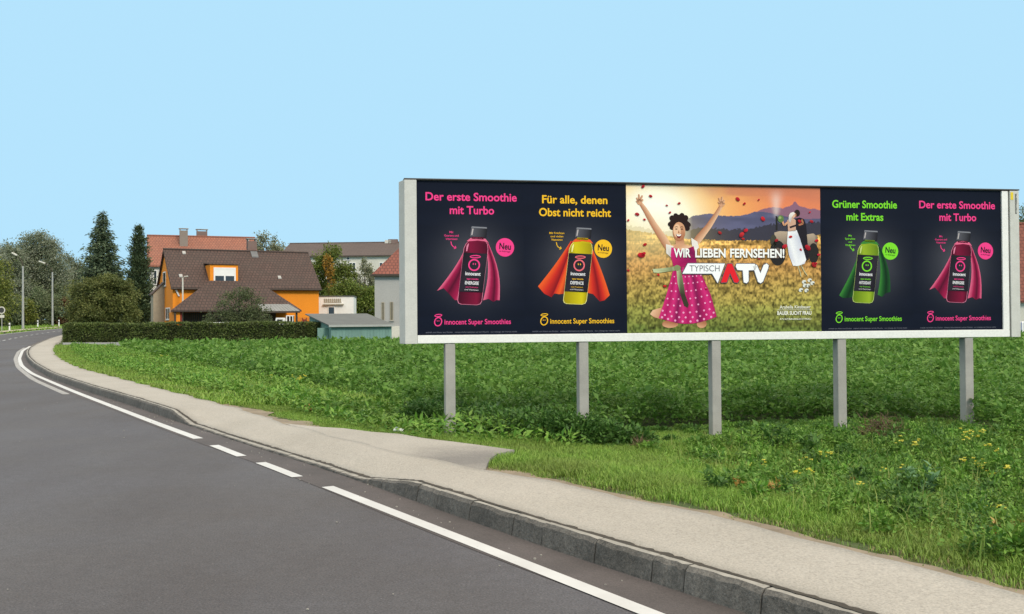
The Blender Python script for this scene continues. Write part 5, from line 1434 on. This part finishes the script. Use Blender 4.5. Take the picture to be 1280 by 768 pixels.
street_lamp(28.7, 333.0, 125, 19.0, 319.5, 'taller left street lamp on the far bend, nearer the round sign')
street_lamp(65.6, 340.5, 147, 53.5, 329.5, 'right street lamp on the far bend, nearer the hedge corner')
for i, (px, py, Y, lb) in enumerate([(12, 416, 112, 'white guide post beside the foot of the left street lamp'), (47.3, 409, 138, 'white guide post midway between the two street lamps'), (73.8, 408, 142, 'white guide post right of the right street lamp')]):
    p = at(px, 404, Y); z = float(rise(Y)) - 0.05
    g_ = thing('guide_post', (p.x, Y, z), 0, lb, 'guide post', 'white guide posts along the bend')
    mb = MB(); mb.extr([(-0.07, -0.05, -0.1), (0.07, -0.05, -0.1), (0.05, 0.07, -0.1), (-0.05, 0.07, -0.1)], (0, 0, 1.05)); mb.extr([(-0.07, -0.05, 0.951), (0.07, -0.05, 0.951), (0.05, 0.07, 0.951), (-0.05, 0.07, 0.951)], (0, 0.02, 0.1)); mb.build('body', M['white'], g_)
    mb = MB(); mb.box(-0.072, 0.072, -0.056, -0.0505, 0.72, 0.86); mb.build('reflector', M['black'], g_)
p = at(2, 388, 108); z = float(rise(108))
sg = thing('road_sign', (p.x, 108, z), 0, 'round road sign with grey centre and pale rim at the left edge', 'sign')
zc = p.z - z
mb = MB(); mb.tube([(0, 0.05, -0.2), (0, 0.05, zc + 0.3)], 0.045, 8); mb.build('pole', M['galv'], sg)
mb = MB(); mb.tube([(0, -0.03, zc), (0, 0.0, zc)], 0.40, 24); dsk = mb.build('disc', M['cream'], sg)
mb = MB(); mb.tube([(0, -0.036, zc), (0, -0.031, zc)], 0.29, 24); mb.build('face', M['dark_metal'], dsk)
mb = MB(); mb.box(-0.3, 0.3, -0.03, 0.0, zc - 0.82, zc - 0.52); mb.build('plate', M['cream'], sg)

# ------------------------------------------------------------------ crop, turf and weeds
edge_pix = [(150, 436), (180, 446), (240, 459), (300, 470), (360, 482), (430, 497), (500, 516), (560, 527), (640, 534), (740, 540), (830, 532), (930, 527), (1000, 526), (1080, 525), (1150, 525), (1200, 528), (1240, 540), (1280, 556), (1400, 580)]
CE = np.array(xy(*edge_pix, dz=-0.06))
crop_poly = [tuple(p) for p in CE] + [(30, 17), (60, 45), (60, 64), (-8.5, 66.3), (-22, 65.8), (-25, 64.5)]


def scatter(x0, x1, y0, y1, dens, test):
    m_ = int((x1 - x0) * (y1 - y0) * dens)
    X = rng.uniform(x0, x1, m_); Y = rng.uniform(y0, y1, m_); ok = test(X, Y)
    return X[ok], Y[ok]


def patchy(X, Y, s, seed): return vnoise(X * s + 40, Y * s + 40, 1, 1, seed)


Vs, Ls_, Ts, base = [], [], [], 0
for (y0, y1, dens, ln, hh) in [(13, 20, 1300, 0.078, 0.44), (20, 28, 620, 0.10, 0.44), (28, 40, 230, 0.15, 0.43), (40, 52, 130, 0.18, 0.42), (52, 67, 80, 0.22, 0.40)]:
    X, Y = scatter(-0.54 * y1 - 2, 0.56 * y1 + 3, y0, y1, dens, lambda a_, b_: inside(a_, b_, crop_poly) & (np.abs(a_) < 0.54 * b_ + 3))
    # plants in clumps: drop some where the canopy is thin
    k_ = patchy(X, Y, 0.8, 20) * 0.3 + patchy(X, Y, 1.7, 21) * 0.4 + patchy(X, Y, 4.2, 22) * 0.3
    k_ = np.clip((k_ - 0.5) * (1.9 if y1 <= 28 else 1.6) + 0.54, 0, 1)
    d_e = np.clip(sdist(X, Y, CE[::-1]) * -1 / 1.2, 0, 1) if False else np.ones(len(X))
    ok = rng.random(len(X)) < 0.1 + 1.35 * k_
    X, Y, k_ = X[ok], Y[ok], k_[ok]
    top = hh * (0.25 + 1.15 * k_) + 0.05 * patchy(X, Y, 0.25, 23)
    zr_ = rng.random(len(X)) ** 0.55
    z = ground_z(X, Y) + 0.03 + top * zr_
    m_ = len(X)
    D = np.stack([rng.normal(size=m_), rng.normal(size=m_), rng.normal(0.3, 0.6, m_)], 1)
    l_ = ln * rng.uniform(0.55, 1.2, m_) * np.where(rng.random(m_) < 0.22, 1.75, 1.0)
    v_, lo_, to_ = leaf_arrays(np.stack([X, Y, z], 1), D, l_, l_ * rng.uniform(0.5, 0.72, m_), 0.16, np.tile([[0, 0, 1.0]], (m_, 1)))
    Vs.append(v_); Ls_.append(lo_ + base); Ts.append(to_); base += len(v_)
tag(raw_mesh('field_crop', np.concatenate(Vs), np.concatenate(Ls_), np.concatenate(Ts), LM['crop']), 'broad field of dense leafy green crop behind the billboard posts', 'crop', kind='stuff')

# verge turf between sidewalk (and driveway) and the crop
ox = OUT[(OUT[:, 1] < 63)]
verge = [tuple(p) for p in ox] + [(ox[-1][0] + 0.6, 64)] + [tuple(p) for p in CE] + [(30, 14), (30, ox[0][1])]
drv = [(p.x, p.y) for p in dp]
vtest = lambda X, Y: inside(X, Y, verge) & ~inside(X, Y, drv) & (np.abs(X) < 0.54 * Y + 1.5)
X, Y = scatter(-8, 13, 4.5, 22, 4200, vtest)
do = sdist(X, Y, OUT); pk = patchy(X, Y, 0.9, 31); pk2 = patchy(X, Y, 3.5, 32)
wl = np.clip((X - 3.0) / 4, 0, 1)                     # wilder to the right
bare = (do < 0.16 + 0.55 * (pk2 - 0.3))
for (px, py, r_) in [(925, 582, 0.5), (905, 575, 0.28)]:
    c_ = gp(px, py, 0.0); bare |= np.hypot((X - c_.x) / 1.3, (Y - c_.y) / 0.7) < r_ * 0.8
ok = ~bare | (rng.random(len(X)) < 0.12)
ok &= rng.random(len(X)) < np.clip(0.12 + do * 2.2, 0, 1)
X, Y, do, pk, wl = X[ok], Y[ok], do[ok], pk[ok], wl[ok]
hgt = np.where(Y > BL.y + math.tan(bth) * (X - BL.x) - 0.8, 0.6, 1.0) * (0.025 + 0.05 * np.clip(do / 0.8, 0, 1) + 0.07 * pk * np.clip(do, 0, 1) + 0.08 * wl * pk) * rng.uniform(0.6, 1.35, len(X))
isdry = (rng.random(len(X)) < np.where(do < 0.4, 0.5, 0.07))
P = np.stack([X, Y, ground_z(X, Y) - 0.01], 1)
for nm, ms, lm_, lb in (('verge_grass', ~isdry, 'grass', 'bright green verge grass between the sidewalk and the billboard posts'), ('dry_grass', isdry, 'dry', 'brownish dry grass along the sidewalk edge')):
    n = ms.sum()
    tag(blade_mesh(nm, P[ms], hgt[ms] * (1 if nm == 'verge_grass' else 0.75), rng.uniform(0.004, 0.010, n), rng.uniform(0.2, 1.0, n), LM[lm_]), lb, 'grass', kind='stuff')
X, Y = scatter(-36, 0, 20, 66, 420, lambda a_, b_: vtest(a_, b_))
do = sdist(X, Y, OUT); pk = patchy(X, Y, 0.7, 33)
hgt = (0.07 + 0.16 * np.clip((do - 0.6) / 1.5, 0, 1) + 0.1 * pk) * rng.uniform(0.6, 1.3, len(X))
tag(blade_mesh('verge_grass', np.stack([X, Y, ground_z(X, Y) - 0.01], 1), hgt, rng.uniform(0.018, 0.04, len(X)), rng.uniform(0.2, 0.9, len(X)), LM['grass']), 'long strip of verge grass following the sidewalk towards the hedge', 'grass', kind='stuff')
# tall grass thickening towards the crop on the left
X, Y = scatter(-34, 1, 14, 62, 260, lambda a_, b_: vtest(a_, b_) & (sdist(a_, b_, OUT) > 0.9))
pk = patchy(X, Y, 1.3, 35)
tag(leaf_mesh('verge_weeds', np.stack([X, Y, ground_z(X, Y) + rng.uniform(0.02, 0.3, len(X)) * (0.4 + pk)], 1), np.stack([rng.normal(size=len(X)), rng.normal(size=len(X)), rng.normal(0.5, 0.5, len(X))], 1), rng.uniform(0.06, 0.16, len(X)), rng.uniform(0.03, 0.07, len(X)), LM['mixed'], None, 0.1, np.tile([[0, 0, 1.0]], (len(X), 1))), 'leafy weeds among the verge grass left of the billboard', 'weeds', kind='stuff')
# far left verge
X, Y = scatter(-110, -20, 40, 175, 14, lambda a_, b_: (lambda s_: (s_ < -ROAD_W - 0.3) & (s_ > -ROAD_W - 22))(sdist(a_, b_, KERB[::8])))
sk_ = sdist(X, Y, KERB[::8]) + ROAD_W
ok = (sk_ > -1.2) | (sk_ < -3.2); X, Y = X[ok], Y[ok]
tag(blade_mesh('far_grass', np.stack([X, Y, ground_z(X, Y) - 0.02], 1), rng.uniform(0.1, 0.35, len(X)), rng.uniform(0.06, 0.12, len(X)), rng.uniform(0.2, 0.9, len(X)), LM['grass']), 'rough grass along the far side of the road', 'grass', kind='stuff')

# nettles round the first two posts
neb = [xy(*pp)[0] + (s_,) for pp, s_ in [((530, 537),), ((575, 541),), ((625, 543),), ((665, 547),), ((715, 548),), ((765, 548),)] for s_ in (1,)] if False else None
Cs, Ds, l2 = [], [], []
for px, py, r_, hh in [(560, 531, 0.5, 0.52), (535, 530, 0.45, 0.42), (528, 537, 0.42, 0.46), (556, 538, 0.42, 0.40), (590, 541, 0.45, 0.38), (622, 544, 0.48, 0.44), (655, 549, 0.50, 0.48), (690, 552, 0.52, 0.50), (722, 553, 0.5, 0.48), (756, 553, 0.5, 0.42), (790, 551, 0.4, 0.30), (672, 541, 0.5, 0.5), (610, 534, 0.5, 0.45), (730, 543, 0.5, 0.4)]:
    c_ = gp(px, py, -0.02); m_ = 900
    d = rand_dirs(m_); d[:, 2] = np.abs(d[:, 2]); rr = rng.uniform(0.3, 1, m_) ** 0.5
    P = np.stack([c_.x + d[:, 0] * r_ * rr, c_.y + d[:, 1] * r_ * rr * 0.8, 0.02 + d[:, 2] * hh * rr], 1); P[:, 2] += ground_z(P[:, 0], P[:, 1])
    Cs.append(P); Ds.append(d + 0.7 * rng.normal(size=(m_, 3)) + [[0, 0, -0.2]]); l2.append(rng.uniform(0.05, 0.115, m_))
C = np.concatenate(Cs); l_ = np.concatenate(l2)
tag(leaf_mesh('nettles', C, np.concatenate(Ds), l_, l_ * 0.5, LM['weed'], None, 0.1, np.tile([[0, 0, 1.0]], (len(C), 1))), 'dark nettle bushes at the feet of the first two billboard posts', 'weeds', kind='stuff')

# leafy weeds on the right
def right_dens(X, Y):
    g = np.clip((X - 1.8) / 3.6, 0, 1) * np.clip((sdist(X, Y, OUT) - 0.35) / 0.9, 0, 1)
    return g * (0.15 + 0.85 * patchy(X, Y, 1.1, 41))
X, Y = scatter(1, 15, 5, 19, 2600, lambda a_, b_: vtest(a_, b_))
ok = rng.random(len(X)) < right_dens(X, Y) * 0.6; X, Y = X[ok], Y[ok]
hh = (0.05 + 0.16 * patchy(X, Y, 1.1, 41)) * np.where(Y > BL.y + math.tan(bth) * (X - BL.x) - 1.2, 0.35, 1.0)
m_ = len(X); l_ = rng.uniform(0.022, 0.06, m_)
parts = {'mixed': [(np.stack([X, Y, ground_z(X, Y) + hh * rng.random(m_) ** 0.6], 1), np.stack([rng.normal(size=m_), rng.normal(size=m_), rng.normal(0.3, 0.5, m_)], 1), l_)], 'weed': [], 'crop': []}
X, Y = scatter(1, 15, 5, 19, 30, lambda a_, b_: vtest(a_, b_))
ok = rng.random(len(X)) < right_dens(X, Y) * 1.3
for x_, y_ in zip(X[ok], Y[ok]):
    big_ = min(1.0, max(0.0, (x_ - 2.0) / 4.0))
    r_ = rng.uniform(0.10, 0.26); hg = rng.uniform(0.10, 0.24) + 0.20 * big_ * rng.random()
    near_post = y_ > BL.y + math.tan(bth) * (x_ - BL.x) - 1.2
    if near_post: hg *= 0.3
    lf = rng.uniform(0.03, 0.075); m_ = int(90 + 900 * r_)
    d = rand_dirs(m_); d[:, 2] = np.abs(d[:, 2]); q_ = rng.random(m_) ** 0.45
    P = np.stack([x_ + d[:, 0] * r_ * q_, y_ + d[:, 1] * r_ * q_, 0.02 + d[:, 2] * hg * q_], 1); P[:, 2] += float(ground_z([x_], [y_])[0])
    key = rng.choice(['mixed', 'weed', 'crop'], p=[0.5, 0.2, 0.3])
    parts[key].append((P, d * 0.8 + 0.7 * rng.normal(size=(m_, 3)), lf * rng.uniform(0.6, 1.25, m_)))
for key, lb in (('mixed', 'pale green leafy weeds on the verge below the last two posts'), ('weed', 'dark green leafy weeds on the verge below the last two posts'), ('crop', 'crop seedlings gone wild on the verge below the last two posts')):
    C = np.concatenate([p_[0] for p_ in parts[key]]); D = np.concatenate([p_[1] for p_ in parts[key]]); l_ = np.concatenate([p_[2] for p_ in parts[key]])
    tag(leaf_mesh('leafy_weeds', C, D, l_, l_ * rng.uniform(0.35, 0.65, len(l_)), LM[key], None, 0.15, np.tile([[0, 0, 1.0]], (len(C), 1))), lb, 'weeds', kind='stuff')

X, Y = scatter(2, 14, 5, 17, 170, vtest)
ok = (rng.random(len(X)) < right_dens(X, Y) * 1.1 + 0.05) & (Y < BL.y + math.tan(bth) * (X - BL.x) - 1.2) & (sdist(X, Y, OUT) > 0.4); X, Y = X[ok], Y[ok]
tag(blade_mesh('tall_grass', np.stack([X, Y, ground_z(X, Y) - 0.01], 1), rng.uniform(0.16, 0.36, len(X)), rng.uniform(0.006, 0.015, len(X)), rng.uniform(0.15, 0.8, len(X)), LM['tall']), 'loose tall yellow green grass among the leafy weeds', 'grass', kind='stuff')
mb = MB()
for _ in range(150):
    a_ = random.randrange(60, 190); d_ = random.choice([random.uniform(0.06, 0.45), random.uniform(0.5, 5.5), random.uniform(0.06, 0.3)]); q_ = KERB[a_] - KN[a_] * d_ + rng.normal(0, 0.1, 2)
    r_ = random.uniform(0.004, 0.012); pts = [(q_[0] + math.cos(w_) * r_ * random.uniform(.7, 1.3), q_[1] + math.sin(w_) * r_ * random.uniform(.7, 1.3), float(rise(q_[1])) + 0.0045) for w_ in (0, 1.2, 2.5, 3.8, 5.0)]
    mb.extr(pts, (0, 0, r_ * 0.9))
tag(mb.build('grit', M['kerb_top']), 'scattered pale grit on the road and along the kerb', 'grit', kind='stuff')

# single plants
def herb(name, px, py, hh, nst, spread, leafL, lm_, label, group, flower=None, dz=0.0, cat='plant'):
    c_ = gp(px, py, dz); z = float(ground_z([c_.x], [c_.y])[0])
    r_ = thing(name, (c_.x, c_.y, z), 0, label, cat, group)
    mb = MB(); Cs, Ds, Fs = [], [], []
    for i in range(nst):
        a_ = i * 2.4 + random.random(); s_ = spread * random.uniform(0.4, 1)
        tp = Vector((math.cos(a_) * s_, math.sin(a_) * s_, hh * random.uniform(0.7, 1.0)))
        mb.tube([(0, 0, -0.03), tuple(tp * 0.5 + Vector((0, 0, hh * 0.08))), tuple(tp)], [0.006, 0.005, 0.003], 5)
        k_ = 14
        f_ = rng.uniform(0.15, 1.0, k_)[:, None]
        Cs.append(np.array(tp)[None] * f_ + rng.normal(0, 0.012, (k_, 3))); Ds.append(rng.normal(size=(k_, 3)) + [[0, 0, 0.2]])
        Fs.append(tp)
    mb.build('stem', LM['weed'], r_)
    C = np.concatenate(Cs); D = np.concatenate(Ds); l_ = leafL * rng.uniform(0.6, 1.2, len(C))
    leaf_mesh('foliage', C, D, l_, l_ * 0.42, lm_, r_, 0.1, np.tile([[0, 0, 1.0]], (len(C), 1)))
    if flower:
        for tp in Fs[:flower]:
            C, D = [], []
            for _ in range(5):
                cc = np.array(tp) + rng.normal(0, 0.024, 3) + [0, 0, 0.02]
                for j in range(5):
                    w_ = j * 1.2566; C.append(cc); D.append([math.cos(w_), math.sin(w_), 0.35])
            C = np.array(C); D = np.array(D)
            leaf_mesh('flower', C, D, np.full(len(C), 0.025), np.full(len(C), 0.019), LM['petal'], r_)
    return r_


FG = 'yellow flowering weeds on the right verge'
for (px, py, hh, fl, lb) in [(1211, 568, 0.42, 5, 'tall yellow flowered weed in front of the last post'), (1136, 573, 0.34, 3, 'yellow flowered weed left of the last post'), (1222, 598, 0.30, 4, 'yellow flowered weed below the last post'), (1254, 606, 0.30, 2, 'yellow flowered weed near the right picture edge'), (1118, 606, 0.26, 2, 'yellow flowered weed above the blue green leaf rosette'), (1243, 580, 0.32, 2, 'yellow flowered weed behind the others right of the last post'), (1035, 583, 0.26, 2, 'yellow green weed below the fourth post'), (1010, 590, 0.18, 2, 'low yellow flowered weed left below the fourth post'), (948, 600, 0.18, 2, 'low yellow flowered weed below the third post'), (1005, 612, 0.2, 2, 'yellow flowered weed midway down the verge'), (1078, 634, 0.18, 1, 'single yellow flowered weed below the fourth post near the middle'), (1242, 672, 0.2, 2, 'yellow flowered weed low at the right edge'), (1225, 632, 0.2, 1, 'small yellow flowered weed on the right verge')]:
    herb('flowering_weed', px, py, hh, 6, hh * 0.45, 0.07, LM['mixed'], lb, FG, fl, dz=-0.02)
for (px, py, lb) in [(922, 622, 'orange fading leaf clump on the verge below the third post'), (968, 630, 'rust orange leaf clump beside the sidewalk edge'), (1240, 690, 'orange fading leaf clump at the lower right edge'), (1065, 612, 'small orange leaf clump among the weeds'), (1272, 680, 'orange leaf clump nearest the right picture edge'), (385, 523, 'small orange leaf clump on the left verge')]:
    herb('fading_weed', px, py, 0.17, 3, 0.07, 0.065, LM['orange_leaf'], lb, 'orange fading leaves on the verge', dz=0.0)
herb('thistle', 1152, 612, 0.30, 16, 0.34, 0.11, LM['glauc'], 'blue green leaf rosette among the weeds on the right verge', None)
herb('dock_plant', 968, 556, 0.45, 9, 0.26, 0.12, LM['weed'], 'upright leafy weed between the third and fourth posts', None)
herb('dock_plant', 1012, 568, 0.42, 9, 0.22, 0.12, LM['weed'], 'taller leafy weed just left of the fourth post', None)
herb('dock_plant', 896, 628, 0.22, 8, 0.2, 0.09, LM['weed'], 'dark low weed standing near the sidewalk below the third post', None)
for (px, py, fl, lb) in [(372, 487, 4, 'yellow flowered weed at the crop edge left of the billboard'), (362, 497, 1, 'small yellow flowered weed left of the billboard'), (335, 490, 1, 'single yellow flowered weed on the left field edge'), (126, 447, 2, 'yellow flowered weed near the hedge corner'), (205, 458, 2, 'yellow flowered weed at the far crop edge')]:
    herb('flowering_weed', px, py, 0.5, 6, 0.22, 0.12, LM['mixed'], lb, 'yellow flowering weeds on the left field edge', fl)
# heap of dead stalks and the dry tuft
for (px, py, r_, hh, n, nm, lb) in [(1104, 548, 0.55, 0.46, 1700, 'weed_heap', 'brown heap of dead weeds between the fourth and last posts'), (801, 556, 0.16, 0.16, 260, 'dry_tuft', 'brown dry tuft right of the nettles')]:
    c_ = gp(px, py, -0.02); z = float(ground_z([c_.x], [c_.y])[0])
    d = rand_dirs(n); P = np.stack([d[:, 0] * r_ * rng.random(n), d[:, 1] * r_ * rng.random(n), np.abs(d[:, 2]) * hh * rng.random(n)], 1)
    o = leaf_mesh(nm, P, d + rng.normal(size=(n, 3)), rng.uniform(0.08, 0.22, n), rng.uniform(0.006, 0.018, n), LM['straw']); o.location = (c_.x, c_.y, z)
    tag(o, lb, 'plant')
# weeds in the kerb joint
for (px, py, lb) in [(474, 594, 'small weed growing from the kerb where it drops'), (549, 609, 'small weed growing behind the kerb stones'), (245, 531, 'small weed growing at the far end of the dropped kerb')]:
    herb('kerb_weed', px, py, 0.06, 8, 0.12, 0.03, LM['dry'], lb, None, dz=0.1)
# litter
p = gp(497, 541.5, 0.12); z = float(ground_z([p.x], [p.y])[0])
mb = MB(); mb.tube([(-0.06, 0, 0.04), (-0.01, 0.01, 0.06), (0.03, 0, 0.05), (0.08, -0.01, 0.03)], [0.02, 0.045, 0.03, 0.04], 7)
o = mb.build('litter', M['white']); o.location = (p.x, p.y, z + 0.03); tag(o, 'crumpled scrap of white paper at the driveway grass edge', 'litter')
